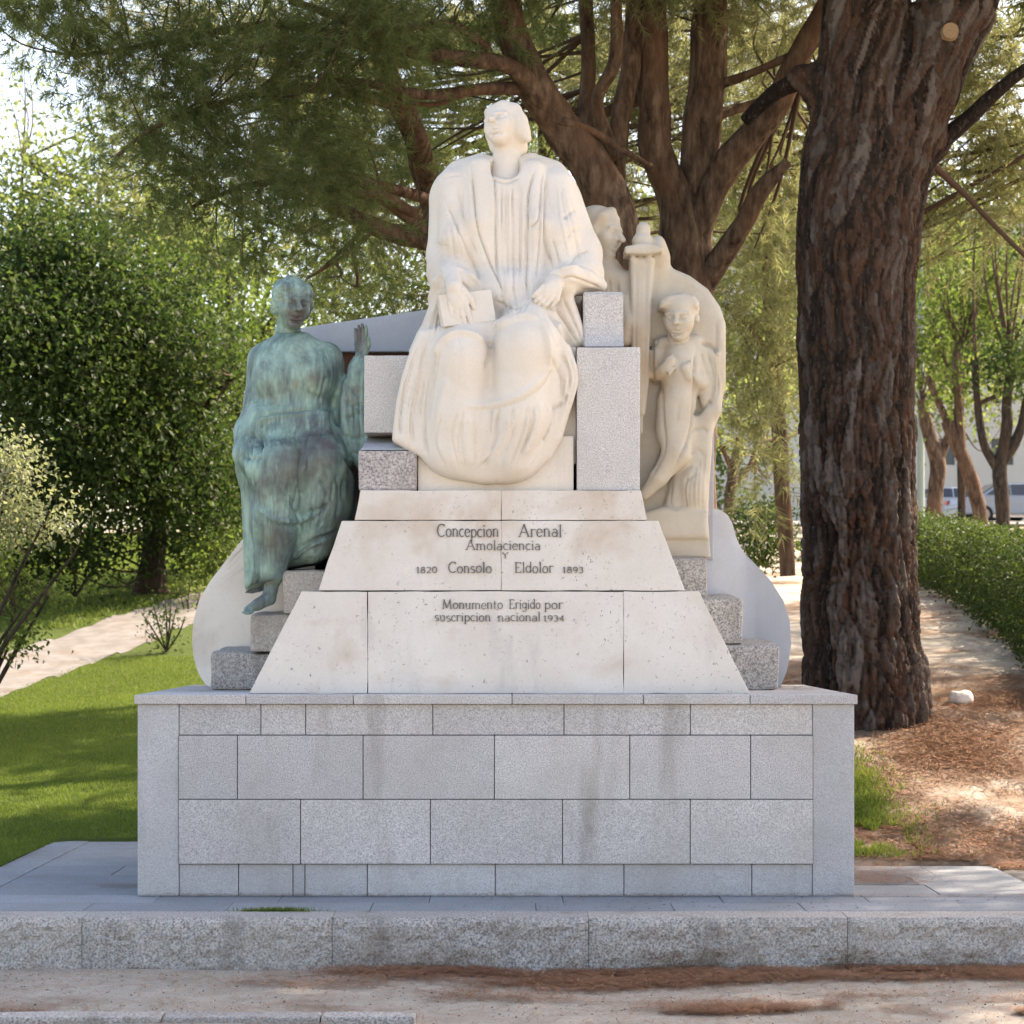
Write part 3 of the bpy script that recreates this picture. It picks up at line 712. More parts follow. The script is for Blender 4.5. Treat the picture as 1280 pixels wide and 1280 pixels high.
def smooth_line(p, n=8):
    p = np.vstack([2*p[0]-p[1], p, 2*p[-1]-p[-2]]); out = []
    for i in range(1, len(p)-2):
        for t in np.linspace(0, 1, n, endpoint=False):
            a, b, c, d = p[i-1:i+3]; out.append(.5*((2*b)+(-a+c)*t+(2*a-5*b+4*c-d)*t*t+(-a+3*b-3*c+d)*t**3))
    out.append(p[-2]); return np.array(out)
def merge(parts):
    Vs, Qs, o = [], [], 0
    for V, Q in parts: Vs.append(V); Qs.append(Q+o); o += len(V)
    return np.concatenate(Vs), np.concatenate(Qs)
def frame(fwd, up):
    f = np.array(fwd, float); f /= np.linalg.norm(f); u = np.array(up, float); r = np.cross(f, u); r /= np.linalg.norm(r); u = np.cross(r, f)
    return np.stack([r, f, u], 1)      # columns: right(of viewer facing along fwd), forward, up
def head(s, c, Hh, fwd, up, hair=None, k=.03):
    R = frame(fwd, up); c = np.asarray(c, float)
    p = lambda a, b, d: c+R@(np.array([a, b, d])*Hh)
    E = lambda q, r, kk=k, op='u': s.ell(p(*q), np.array(r)*Hh, kk*Hh/.35, op, R)
    Cn = lambda a, b, ra, rb, kk=k, op='u': s.cone(p(*a), p(*b), ra*Hh, rb*Hh, kk*Hh/.35, op)
    E((0, -.06, .12), (.345, .43, .38)); E((0, .10, -.14), (.275, .31, .35), .05)
    E((0, .27, -.40), (.12, .12, .10), .05)
    for m in (-1, 1):
        E((m*.17, .24, -.12), (.12, .13, .12), .05)
        Cn((m*.04, .395, .09), (m*.24, .32, .08), .042, .034, .02)
        E((m*.145, .43, .0), (.10, .10, .065), .015, 's')
        E((m*.145, .335, .0), (.075, .065, .045), .008)
    Cn((0, .385, .07), (0, .53, -.11), .035, .062, .018); 
    for m in (-1, 1): Cn((m*.045, .42, -.125), (m*.05, .40, -.125), .035, .03, .015)
    Cn((-.095, .345, -.245), (.095, .345, -.245), .03, .03, .015); Cn((0, .385, -.24), (0, .38, -.24), .035, .03, .02)
    Cn((-.07, .355, -.315), (.07, .355, -.315), .035, .035, .015)
    Cn((-.13, .395, -.278), (.13, .395, -.278), .018, .018, .006, 's'); Cn((-.1, .36, -.37), (.1, .36, -.37), .02, .02, .02, 's')
    if hair == 'bob':
        E((0, -.10, .15), (.40, .47, .395), .02)
        E((0, .33, -.02), (.235, .20, .27), .05, 's') if False else None
        s.chain([p(-.12, .16, .40), p(-.30, .06, .26), p(-.36, -.02, .02), p(-.37, -.08, -.20), p(-.47, -.12, -.38)], np.array([.10, .14, .16, .16, .08])*Hh, .035)
        s.chain([p(.28, .02, .26), p(.33, -.10, .0), p(.33, -.16, -.25)], np.array([.10, .10, .09])*Hh, .03)
        Cn((-.05, -.30, 0), (-.08, -.36, -.30), .32, .24, .08)
        Cn((-.16, .24, .36), (.2, .24, .34), .06, .06, .05)
    elif hair == 'wrap':
        E((0, -.10, .16), (.39, .47, .40), .02)
        Cn((-.24, .24, .27), (.24, .24, .27), .10, .10, .04)
        for m in (-1, 1): s.chain([p(m*.30, .10, .25), p(m*.345, .0, .0), p(m*.32, -.05, -.2)], np.array([.09, .09, .07])*Hh, .03)
        Cn((0, -.42, -.05), (0, -.48, -.12), .2, .17, .05)
    elif hair == 'band':
        E((0, -.08, .20), (.39, .46, .33), .01)
        for m in (-1, 1): E((m*.36, -.03, -.03), (.05, .08, .10), .01)
    elif hair == 'veil':
        E((0, -.16, .14), (.39, .42, .385), .012); Cn((0, -.3, -.05), (0, -.36, -.6), .22, .26, .05)
        for m in (-1, 1): s.chain([p(0, .16, .44), p(m*.25, .12, .30), p(m*.35, .02, .0), p(m*.33, -.06, -.3), p(m*.27, -.1, -.55)], np.array([.06, .07, .075, .08, .09])*Hh, .03)
    return p
def hand(s, wrist, d, n, L, curl=.3, thumb=1, spread=.06, k=.006, fingers=None):
    """wrist point, direction of fingers d, back-of-hand normal n, hand length L; thumb=+1/-1 side"""
    d = np.array(d, float); d /= np.linalg.norm(d); n = np.array(n, float); n -= d*(n@d); n /= np.linalg.norm(n); sd = np.cross(d, n)
    w_ = np.asarray(wrist, float); R = np.stack([sd, n, d], 1)
    s.ell(w_+d*L*.27, np.array([.215, .105, .31])*L, L*.05, 'u', R)
    lens = [.40, .46, .42, .33]
    for i, fl in enumerate(lens):
        off = (1.5-i)*.115*L*thumb
        a = w_+d*L*.50+sd*off; dirn = d+sd*off/L*spread*8; pts = [a-d*.12*L]; rs = [.062*L]
        cu = curl if fingers is None else fingers[i]
        q = a; ang = cu*.6
        for j in range(3):
            dd = dirn*math.cos(ang)-n*math.sin(ang); dd /= np.linalg.norm(dd); q = q+dd*fl*L*(.42, .32, .26)[j]; pts.append(q); rs.append((.058, .052, .042)[j]*L); ang += cu
        s.chain(pts, rs, k)
    t0 = w_+d*L*.14+sd*.16*L*thumb; t1 = t0+(d*.22+sd*.13*thumb-n*.04)*L; t2 = t1+(d*.20+sd*.03*thumb-n*.06)*L
    s.chain([t0, t1, t2], [.085*L, .068*L, .05*L], L*.04)

def figure_obj(name, V, Q, mat, parent):
    return link(name, mesh_np(name, V, Q, True), parent, mat)

# ------------------------------------------------------------------ seated marble figure
st = tag(empty('seated_statue', (0, 1.0, TIERS['top'][1])), 'large cream stone statue of a seated robed woman with a book', 'statue')
s = SDF((-.86, .28, 2.50), (.72, 1.62, 5.02), .0080)
T = lambda px, py, y: W(px, py, y)
# torso under the mantle
s.ell(T(630, 300, 1.13), (S(74, 1.13), .30, S(105, 1.13)), .03)
s.poly([(606, 200), (572, 211), (552, 226), (543, 252), (540, 300), (541, 345), (560, 392), (700, 392), (722, 350), (727, 300), (718, 262), (704, 232), (684, 210), (655, 200)], .98, 1.40, .17, .06, ys=1.13)
s.cone(T(572, 240, 1.16), T(690, 238, 1.16), S(30, 1.1), S(30, 1.1), .08)
s.chain([T(600, 204, 1.12), T(575, 216, 1.14)], [S(12, 1.1), S(16, 1.1)], .05); s.chain([T(664, 203, 1.12), T(690, 216, 1.14)], [S(12, 1.1), S(16, 1.1)], .05)
s.ell(T(632, 204, .97), (S(20, 1.), .16, S(22, 1.)), .03, 's')
# mantle panels hanging beside the chest
s.chain([T(598, 210, 1.02), T(597, 280, .90), T(610, 350, .90), T(622, 385, .92)], [.07, .08, .085, .07], .05)
s.chain([T(668, 212, 1.02), T(672, 280, .90), T(666, 350, .90), T(660, 385, .92)], [.065, .08, .08, .07], .05)
s.chain([T(566, 232, 1.06), T(570, 300, .93), T(592, 372, .90)], [.10, .11, .08], .05)
s.chain([T(697, 232, 1.06), T(702, 290, .95), T(700, 345, .92)], [.10, .11, .09], .05)
# arms
s.chain([T(562, 250, 1.16), T(557, 320, 1.08), T(562, 352, .93)], [S(24, 1.1), S(22, 1.1), S(24, .95)], .06)
s.chain([T(560, 340, .98), T(572, 362, .76)], [S(26, .95), S(23, .8)], .05)
s.chain([T(704, 255, 1.16), T(724, 318, 1.08), T(727, 342, .98)], [S(25, 1.1), S(27, 1.1), S(25, 1.)], .06)
s.chain([T(730, 343, .98), T(703, 352, .78)], [S(24, .98), S(19, .8)], .05)
# hanging sleeves: rim arcs and drapes
s.chain([T(541, 372, .84), T(547, 352, .76), T(566, 344, .70), T(585, 350, .72), T(593, 366, .80)], [S(6, .8)]*5, .035)
s.poly([(548, 350), (539, 375), (528, 405), (512, 440), (560, 440), (556, 400), (556, 372)], .74, 1.05, .09, .05, ys=.85)
s.chain([T(694, 343, .72), T(712, 342, .70), T(735, 349, .80), T(752, 357, .95)], [S(7, .7), S(9, .75), S(9, .85), S(7, .95)], .035)
s.poly([(700, 346), (713, 360), (722, 385), (730, 410), (737, 432), (700, 440), (690, 400), (693, 365)], .74, 1.1, .06, .04, ys=.8)
# belly and lap
s.ell(T(634, 372, 1.0), (S(80, 1.), .30, S(38, 1.)), .06)
s.chain([T(602, 392, 1.0), T(578, 448, .56)], [S(34, 1.), S(35, .56)], .05)
s.chain([T(664, 384, 1.0), T(657, 436, .52)], [S(38, 1.), S(38, .52)], .05)
# shins
s.chain([T(578, 448, .57), T(572, 520, .60), T(566, 562, .62)], [S(36, .6), S(38, .6), S(34, .6)], .06)
s.chain([T(657, 436, .53), T(650, 520, .58), T(642, 572, .60)], [S(38, .6), S(38, .6), S(30, .6)], .06)
# the skirt and mantle as one hanging mass
s.poly([(524, 412), (512, 440), (502, 470), (495, 502), (491, 535), (490, 551), (506, 561), (525, 571), (548, 587), (575, 597), (605, 604), (632, 602), (662, 592), (688, 573), (703, 548), (711, 520), (717, 500), (722, 480), (722, 460), (714, 435), (700, 405), (660, 396), (600, 402)], .545, 1.35, .055, .06, ys=.6)
s.ell(T(608, 545, .62), (S(78, .6), .16, S(52, .6)), .10)
V1, Q1 = s.mesh()
V1 = relax(V1, Q1, 1, .4)
fold = [
 # mantle edges and pleats on the chest
 ([(588, 208), (592, 250), (598, 290), (612, 325), (624, 352), (628, 372)], 1.8, .022), ([(614, 198), (620, 250), (620, 300), (622, 345)], 1.6, .016),
 ([(668, 212), (661, 240), (658, 290), (658, 340), (660, 366)], 1.8, .022), ([(680, 212), (676, 250), (672, 275), (660, 286)], 1.6, .016),
 ([(684, 212), (682, 260), (682, 300), (690, 336)], 1.7, .020), ([(676, 262), (674, 310), (670, 350)], 1.5, .012), ([(691, 300), (700, 330)], 1.5, .014),
 ([(556, 250), (575, 290), (592, 330), (600, 352)], 2.2, .014), ([(572, 232), (582, 280), (596, 320)], 2.4, .010),
 ([(632, 228), (631, 300), (630, 380)], 1.6, .008), ([(640, 228), (642, 300), (642, 380)], 1.6, .008), ([(626, 230), (628, 300)], 1.4, .007), ([(649, 230), (650, 300), (648, 370)], 1.6, .007),
 ([(542, 305), (560, 308)], 2, .006), ([(720, 262), (712, 266), (704, 274)], 2, .010), ([(726, 286), (716, 290), (708, 300)], 2, .009), ([(736, 312), (722, 318), (710, 332)], 2.2, .010),
 ([(614, 222), (632, 228), (650, 221)], 1.6, .014), ([(549, 225), (560, 220), (575, 218)], 2, .008),
 # sleeve folds
 ([(552, 362), (566, 352), (580, 354), (590, 366)], 1.8, .016), ([(545, 350), (560, 338), (582, 340), (600, 356)], 2.4, -.012), ([(700, 350), (716, 347), (735, 354), (750, 360)], 1.8, .014), ([(698, 338), (720, 334), (742, 344)], 2.4, -.010),
 # lap loops
 ([(545, 452), (552, 430), (570, 418), (592, 420), (606, 432)], 2.6, -.020), 
 ([(614, 416), (634, 404), (655, 397), (675, 404), (684, 430), (686, 462)], 2.8, -.022), 
 ([(614, 408), (632, 400), (648, 388)], 2.2, -.014), ([(618, 376), (640, 384), (662, 376)], 1.8, .012),
 ([(684, 388), (700, 412), (714, 432)], 1.8, .018), ([(694, 384), (708, 405), (722, 430)], 1.8, .018), ([(704, 374), (716, 398), (730, 428)], 1.8, .016), ([(676, 392), (690, 415), (700, 440)], 2.0, .012),
 ([(689, 386), (704, 408), (718, 431)], 1.8, -.010), ([(612, 424), (614, 440), (608, 462)], 3.2, .024),
 # the hanging loop across the shins and skirts
 ([(690, 448), (676, 474), (650, 494), (615, 506), (580, 508)], 5, -.010), ([(694, 456), (680, 482), (652, 501), (618, 511), (588, 512)], 1.8, .007), ([(640, 520), (628, 550), (606, 580)], 5, -.008), ([(676, 500), (672, 535), (655, 570)], 5, -.009), ([(590, 520), (584, 550), (590, 585)], 5, -.007), ([(560, 470), (548, 520), (548, 570)], 5, -.008), ([(527, 450), (516, 500), (510, 545)], 4, -.009),
 
 ([(622, 514), (620, 545), (612, 570), (600, 585)], 2.0, .012), ([(642, 512), (640, 545), (630, 570)], 2.2, .008), ([(694, 502), (690, 530), (678, 556)], 2.0, .012),
 ([(520, 440), (510, 480), (502, 520), (500, 548)], 2.4, .012), ([(532, 440), (522, 490), (516, 530), (518, 558)], 2.6, .011), ([(543, 458), (534, 505), (530, 545), (535, 572)], 2.6, .010), ([(508, 470), (499, 510), (495, 545)], 2.0, .010),
 ([(552, 520), (545, 555), (556, 585)], 2.6, .010), ([(576, 525), (572, 560), (580, 590)], 2.8, .008), ([(686, 440), (700, 470), (704, 500)], 2.6, .012), ([(700, 440), (712, 470), (712, 495)], 2.2, .010), ([(712, 492), (700, 506), (692, 512)], 2.2, .014),
 ([(660, 505), (662, 540), (650, 575)], 2.6, .008),
]
fold2 = family([(522, 425), (508, 465), (499, 510), (496, 548)], [(556, 430), (546, 480), (540, 530), (548, 580)], 6, 1.7, .014, 1)
fold2 += family([(560, 515), (556, 545), (566, 588)], [(690, 505), (688, 535), (660, 585)], 9, 1.7, .011, 2, 2.0)
fold2 += family([(692, 440), (704, 470), (700, 510)], [(715, 445), (719, 475), (708, 515)], 3, 1.6, .012, 3)
fold2 += family([(617, 232), (618, 290), (620, 350)], [(656, 232), (655, 290), (654, 350)], 6, 1.3, .009, 4, .8)
fold2 += family([(560, 240), (556, 280), (562, 330)], [(592, 225), (596, 270), (606, 320)], 4, 1.6, .010, 5, 1.5)
fold2 += family([(690, 228), (694, 270), (704, 325)], [(716, 250), (728, 290), (742, 335)], 4, 1.6, .010, 6, 1.5)
fold2 += family([(542, 345), (540, 375), (528, 415)], [(556, 360), (552, 390), (548, 425)], 3, 1.6, .012, 7)
fold2 += family([(612, 350), (628, 384), (640, 400)], [(668, 352), (662, 378), (650, 398)], 5, 1.5, .009, 8, 1.5)
V1 = chisel(V1, Q1, [(a, b*.9, c*1.7) for a, b, c in fold]); V1 = chisel(V1, Q1, fold2)
# head, neck and hands on a finer grid
def fine(lo, hi, h=.0052): return SDF(lo, hi, h)
hc = T(629, 160, 1.10)
s2 = fine(hc-np.array([.28, .34, .48]), hc+np.array([.30, .34, .27]))
up = np.array([-.10, .40, 1.0]); fwd = np.array([-.58, -1.0, .40])
head(s2, hc, S(61, 1.1), fwd, up, 'bob')
s2.chain([T(636, 178, 1.13), T(633, 205, 1.12), T(632, 228, 1.10)], [S(17, 1.1), S(17.5, 1.1), S(22, 1.1)], .04)
V2, Q2 = s2.mesh()
hb = T(572, 372, .55)
s3 = fine(hb-np.array([.22, .22, .34]), hb+np.array([.22, .22, .22]), .0048)
s3.chain([T(562, 336, .76), T(568, 360, .55)], [S(13, .7), S(10.5, .65)], .02)
hand(s3, T(568, 357, .538), (.20, -.03, -1), (-.1, -1, .10), S(56, .62), .10, -1, .05)
V3, Q3 = s3.mesh()
hb = T(688, 362, .66)
s4 = fine(hb-np.array([.24, .22, .24]), hb+np.array([.22, .26, .22]), .0048)
s4.chain([T(706, 350, .80), T(693, 355, .70)], [S(14, .75), S(12, .7)], .02)
hand(s4, T(697, 352, .66), (-.55, -.35, -.62), (.35, -.8, .30), S(50, .63), .6, -1, .04)
V4, Q4 = s4.mesh()
Vb, Qb = merge([(V1, Q1), (V2, Q2), (V3, Q3), (V4, Q4)])
figure_obj('figure', Vb, Qb, M['marble'], st)
# book under the right hand
bk_c = T(582, 388, .60)
bm = bmesh.new(); bmesh.ops.create_cube(bm, size=1)
for v in bm.verts: v.co = Vector((v.co.x*S(64, .7), v.co.y*.085, v.co.z*S(38, .7)))
bmesh.ops.bevel(bm, geom=list(bm.edges), offset=.008, segments=2, affect='EDGES')
me = from_bm('book', bm); bo = link('book', me, st, M['marble'])
Rb = Matrix.Rotation(math.radians(-9), 4, 'Y') @ Matrix.Rotation(math.radians(-8), 4, 'X') @ Matrix.Rotation(math.radians(10), 4, 'Z')
me.transform(Matrix.Translation(Vector(bk_c)) @ Rb)
for k_ in (-1, 1):
    bm = bmesh.new(); bmesh.ops.create_cube(bm, size=1)
    for v in bm.verts: v.co = Vector((v.co.x*S(67, .7)+.004, v.co.y*.012+k_*.045, v.co.z*S(41, .7)))
    bmesh.ops.bevel(bm, geom=list(bm.edges), offset=.004, segments=2, affect='EDGES')
    me = from_bm('book_cover', bm); link('book_cover', me, bo, M['marble']); me.transform(Matrix.Translation(Vector(bk_c)) @ Rb)
    bpy.context.view_layer.update()
for o in bo.children: o.location = (0, 0, 0)

# ------------------------------------------------------------------ bronze woman on the left steps
bz = tag(empty('bronze_statue', (xf(370, 1.2), 1.3, zf(712, 1.2))), 'green patinated bronze seated woman raising one hand', 'statue')
s = SDF((-2.0, .55, 1.66), (-.88, 1.78, 3.85), .0105)
# torso
s.ell(T(366, 478, 1.28), (S(50, 1.2), .22, S(62, 1.2)), .03)
s.poly([(348, 416), (330, 430), (315, 440), (312, 452), (313, 485), (318, 508), (330, 520), (415, 512), (424, 480), (424, 452), (416, 436), (395, 426), (384, 416)], 1.15, 1.48, .13, .05, ys=1.28)
s.ell(T(346, 474, 1.155), (S(19, 1.2), .08, S(22, 1.2)), .09); s.ell(T(391, 468, 1.15), (S(19, 1.2), .08, S(22, 1.2)), .09)
s.ell(T(370, 520, 1.24), (S(42, 1.2), .17, S(24, 1.2)), .08)
s.cone(T(335, 446, 1.30), T(408, 446, 1.30), S(18, 1.2), S(18, 1.2), .06)
# right arm hanging at the side, hand resting low on the thigh
s.chain([T(325, 450, 1.30), T(322, 500, 1.26), T(310, 540, 1.18), T(306, 568, 1.05), T(322, 590, .95)], [S(14, 1.2), S(15, 1.2), S(16, 1.2), S(14, 1.1), S(11, 1.)], .05)
# hips, thighs, shins
s.poly([(318, 505), (303, 535), (293, 565), (294, 590), (301, 615), (303, 660), (305, 720), (306, 742), (322, 738), (344, 728), (360, 710), (395, 704), (412, 690), (432, 655), (441, 635), (443, 600), (438, 575), (420, 545), (416, 512)], 1.02, 1.62, .14, .05, ys=1.15)
s.chain([T(352, 545, 1.25), T(352, 590, .96)], [S(34, 1.2), S(34, .95)], .10)
s.chain([T(352, 585, .93), T(345, 650, .98), T(336, 712, 1.0)], [S(36, .95), S(31, 1.), S(22, 1.)], .07)
s.chain([T(395, 540, 1.3), T(405, 575, 1.0)], [S(28, 1.2), S(28, 1.)], .06)
s.chain([T(405, 575, 1.0), T(402, 630, 1.04), T(392, 682, 1.08)], [S(28, 1.), S(27, 1.), S(20, 1.1)], .06)
# foot over the step edge
s.chain([T(344, 715, 1.04), T(338, 738, 1.0), T(336, 748, 1.0)], [S(10, 1.), S(8.5, 1.), S(9, 1.)], .015)
s.chain([T(336, 748, .98), T(322, 756, .92), T(309, 762, .87)], [S(9, 1.), S(7.5, .95), S(5, .9)], .015)
for i_ in range(3): s.cone(T(311+i_*2.5, 763+i_, .86), T(304+i_*3, 765.5+i_*.8, .83), S(2.8, .9), S(2.3, .9), .004)
# raised left arm with its hanging mantle
s.chain([T(412, 448, 1.32), T(424, 492, 1.32), T(432, 515, 1.28)], [S(14, 1.3), S(14, 1.3), S(13, 1.3)], .05)
s.chain([T(434, 518, 1.27), T(444, 478, 1.22), T(449, 452, 1.20)], [S(13, 1.3), S(11, 1.2), S(9.5, 1.2)], .04)
s.poly([(437, 455), (428, 480), (424, 505), (426, 540), (434, 565), (448, 588), (470, 600), (470, 452), (450, 446)], 1.12, 1.34, .05, .03, ys=1.22)
V1, Q1 = s.mesh(); V1 = relax(V1, Q1, 1, .4)
rnd = random.Random(5)
fb = [([(322, 520), (345, 516), (372, 513), (400, 509), (408, 511)], 2.2, .020), ([(322, 524), (360, 519), (405, 513)], 2.4, -.012),
 ([(420, 490), (416, 515), (420, 540), (432, 570), (444, 592)], 2.2, .03), ([(358, 600), (372, 640), (400, 636), (412, 628)], 3, .016), ([(318, 630), (340, 648), (372, 652), (398, 640)], 3.2, -.010), ([(345, 655), (370, 658), (396, 646), (412, 630)], 2.6, .010),
 ([(372, 690), (390, 676), (415, 668), (432, 656)], 3.0, .026), ([(366, 700), (384, 684), (410, 674)], 2.5, -.016), ([(328, 660), (326, 700), (320, 740)], 2.6, .014), ([(318, 600), (314, 650), (314, 700), (316, 745)], 2.6, .016), ([(310, 600), (308, 660), (310, 730)], 2.2, .012), ([(346, 660), (346, 690), (352, 708)], 2.6, .012),
 ([(300, 568), (314, 574), (328, 570)], 2.2, .016), ([(306, 540), (322, 548), (330, 560)], 2.2, .014), ([(328, 520), (326, 560), (332, 590)], 2.4, .014), ([(380, 560), (376, 590), (378, 625)], 4, .022), ([(392, 540), (382, 565), (380, 590)], 3, -.012), ([(398, 600), (408, 615), (402, 640)], 3, .016), ([(420, 590), (424, 620), (420, 650)], 2.6, .012),
 ([(352, 440), (346, 470), (352, 505)], 2.2, .009), ([(366, 440), (362, 470), (366, 510)], 2.0, .008), ([(378, 440), (376, 465), (386, 490), (404, 500)], 2.2, .011), ([(400, 440), (396, 460)], 2.2, .008), ([(336, 450), (332, 480), (336, 500)], 2.2, .008), ([(410, 470), (404, 488)], 2, .008),
 ([(430, 500), (444, 508), (456, 504)], 2, .014), ([(430, 525), (444, 520), (456, 512)], 2, .012), ([(430, 545), (446, 548), (458, 545)], 2, .012), ([(436, 480), (446, 492), (456, 490)], 2, .011), ([(440, 565), (452, 570)], 2, .012)]
for i in range(13): x = 328+i*6.3; fb.append(([(x, 524), (x-2+rnd.uniform(-2, 2), 540), (x-1, 552+rnd.uniform(0, 16))], 1.5, .009))
for i in range(9): x = 384+i*5; fb.append(([(x+2, 696), (x, 704)], 1.4, .010))
fb += family([(312, 590), (309, 650), (311, 725)], [(345, 640), (342, 680), (338, 722)], 6, 1.6, .013, 11, 1.5)
fb += family([(356, 610), (354, 640), (352, 690)], [(432, 600), (430, 625), (420, 652)], 8, 1.7, .010, 12, 2.5)
fb += family([(330, 440), (327, 470), (330, 505)], [(412, 440), (414, 470), (404, 505)], 9, 1.5, .008, 13, 2.0)
fb += family([(322, 522), (304, 548), (300, 580)], [(345, 524), (332, 552), (326, 590)], 5, 1.5, .010, 14, 1.5)
fb += family([(430, 460), (426, 500), (434, 560)], [(458, 460), (458, 505), (458, 570)], 5, 1.5, .011, 15, 1.5)
fb += [([(304, 738), (320, 734), (346, 726)], 1.8, .022)]
V1 = chisel(V1, Q1, [(a, b, c*1.45) for a, b, c in fb])
N1 = vnormals(V1, Q1); V1 = V1+N1*(fbm(V1*np.array([1, 1, .5]), 9, 3)*.005)[:, None]
hc = T(365, 380, 1.22)
s2 = fine(hc-np.array([.25, .32, .36]), hc+np.array([.25, .34, .25]))
head(s2, hc, S(62, 1.2), np.array([.42, -1, -.10]), np.array([.05, -.02, 1]), 'wrap')
s2.chain([T(361, 396, 1.28), T(360, 420, 1.30), T(360, 440, 1.30)], [S(14.5, 1.2), S(15, 1.2), S(24, 1.2)], .04)
V2, Q2 = s2.mesh()
hr = sstep(-(project(V2)[:, 1]-374), -6, 6)+sstep(-(project(V2)[:, 0]-349), -3, 3); V2 = V2+vnormals(V2, Q2)*(fbm(V2*np.array([1, 1, 1.6]), 26, 3)*.016*np.clip(hr, 0, 1))[:, None]
hb = T(452, 435, 1.18)
s3 = fine(hb-np.array([.16, .16, .2]), hb+np.array([.16, .16, .25]), .0045)
s3.cone(T(448, 462, 1.2), T(451, 446, 1.19), S(9.5, 1.2), S(7.5, 1.2), .02)
hand(s3, T(451, 447, 1.19), (.03, -.04, 1), (.5, .85, 0), S(43, 1.18), .10, -1, .03)
V3, Q3 = s3.mesh()
Vb, Qb = merge([(V1, Q1), (V2, Q2), (V3, Q3)])
bo_ = figure_obj('figure', Vb, Qb, M['bronze'], bz)
P_ = project(Vb); wn = np.zeros(len(Vb))
for (px_, py_, rx_, ry_, a_) in ((372, 388, 15, 21, 1.3), (366, 585, 34, 34, .75), (406, 560, 24, 26, .8), (345, 680, 22, 28, .6), (395, 472, 10, 14, .7), (334, 488, 10, 12, .5), (408, 620, 20, 30, .5), (451, 425, 10, 22, .8), (330, 745, 26, 24, .7)):
    wn = np.maximum(wn, a_*np.exp(-(((P_[:, 0]-px_)/rx_)**2+((P_[:, 1]-py_)/ry_)**2)**2))
wn *= (vnormals(Vb, Qb)[:, 1] < .2)
at_ = bo_.data.attributes.new('worn', 'FLOAT', 'POINT'); at_.data.foreach_set('value', wn.astype(np.float32))

# ------------------------------------------------------------------ relief panel with boy, veiled woman and sword on the right
rp = tag(empty('relief_panel', (xf(845, 1.35), 1.4, zf(697, 1.2))), 'tall round-topped stone relief of a boy, a veiled woman and a sword', 'relief')
s = SDF((.42, .98, 1.92), (1.60, 1.80, 4.62), .0105)
s.poly([(740, 696), (888, 696), (884, 672), (886, 600), (890, 545), (900, 515), (907, 480), (907, 405), (900, 384), (885, 362), (862, 345), (838, 335), (800, 340), (770, 340), (740, 360)], 1.34, 1.72, .05, .01, ys=1.4)
s.poly([(770, 697), (888, 697), (886, 676), (770, 674)], 1.26, 1.7, .01, .004, ys=1.3)
s.poly([(792, 675), (886, 675), (884, 640), (860, 634), (826, 634), (792, 645)], 1.22, 1.6, .04, .02, ys=1.3)
# veiled woman behind the throne
hc = T(752, 290, 1.36)
s.chain([T(750, 318, 1.42), T(752, 345, 1.42), T(762, 430, 1.42)], [S(13, 1.4), S(26, 1.4), S(26, 1.4)], .05); s.chain([T(756, 346, 1.38), T(778, 352, 1.34), T(784, 385, 1.3)], [S(14, 1.4), S(12, 1.4), S(8, 1.4)], .04)
head(s, hc, S(62, 1.36), np.array([.95, -.62, -.22]), np.array([.12, -.05, 1]), 'veil')
s.chain([T(782, 372, 1.28), T(786, 400, 1.26), T(782, 425, 1.26)], [.04, .05, .045], .03)
# sword: hilt, pommel, cross guard and wide blade
s.poly([(787, 322), (818, 322), (814, 380), (812, 470), (806, 520), (794, 520), (790, 470), (788, 380)], 1.20, 1.42, .025, .012, ys=1.25)
s.cone(T(801, 322, 1.24), T(801, 540, 1.24), S(3, 1.2), S(3, 1.2), .012)
s.poly([(780, 311), (806, 306), (828, 311), (828, 318), (806, 321), (780, 320)], 1.14, 1.4, .015, .01, ys=1.25); s.ell(T(803, 302, 1.27), (S(13, 1.2), .09, S(12, 1.2)), .02)
s.ell(T(804, 288, 1.28), (S(9, 1.2), .07, S(11, 1.2)), .02)
s.ell(T(822, 314, 1.34), (S(12, 1.2), .1, S(20, 1.2)), .03); s.chain([T(822, 325, 1.38), T(818, 370, 1.4)], [S(16, 1.2), S(12, 1.2)], .05)
for m in (-1, 1): s.cone(T(801+m*10, 324, 1.21), T(801+m*10, 324, 1.21), S(4.5, 1.2), S(4.5, 1.2), .008)
# boy
s.ell(T(851, 462, 1.30), (S(29, 1.3), .15, S(42, 1.3)), .02); s.cone(T(826, 432, 1.31), T(868, 430, 1.31), S(11, 1.3), S(12, 1.3), .03)
s.chain([T(846, 500, 1.29), T(845, 540, 1.28)], [S(25, 1.3), S(25, 1.3)], .03)
s.chain([T(842, 530, 1.28), T(846, 566, 1.22), T(824, 596, 1.22), T(806, 618, 1.26)], [S(21, 1.3), S(18, 1.3), S(11, 1.3), S(7.5, 1.3)], .03)
s.chain([T(854, 535, 1.33), T(852, 600, 1.34), T(842, 632, 1.32)], [S(19, 1.3), S(14, 1.3), S(12, 1.3)], .03)
s.chain([T(822, 440, 1.28), T(820, 468, 1.24), T(830, 462, 1.18), T(838, 450, 1.15)], [S(9, 1.3), S(8, 1.3), S(7, 1.3), S(6, 1.3)], .012)
s.chain([T(872, 440, 1.29), T(876, 478, 1.25), T(862, 470, 1.18), T(856, 460, 1.15)], [S(10, 1.3), S(8.5, 1.3), S(7, 1.3), S(6, 1.3)], .012)
for i in range(4):
    s.cone(T(832+i*1.5, 456+i*4, 1.14), T(841+i*1.2, 443+i*5, 1.145), S(2.1, 1.2), S(1.7, 1.2), .004)
    s.cone(T(859+i*2, 472-i*3, 1.15), T(853+i*3.4, 459-i*3, 1.145), S(2.1, 1.2), S(1.7, 1.2), .004)
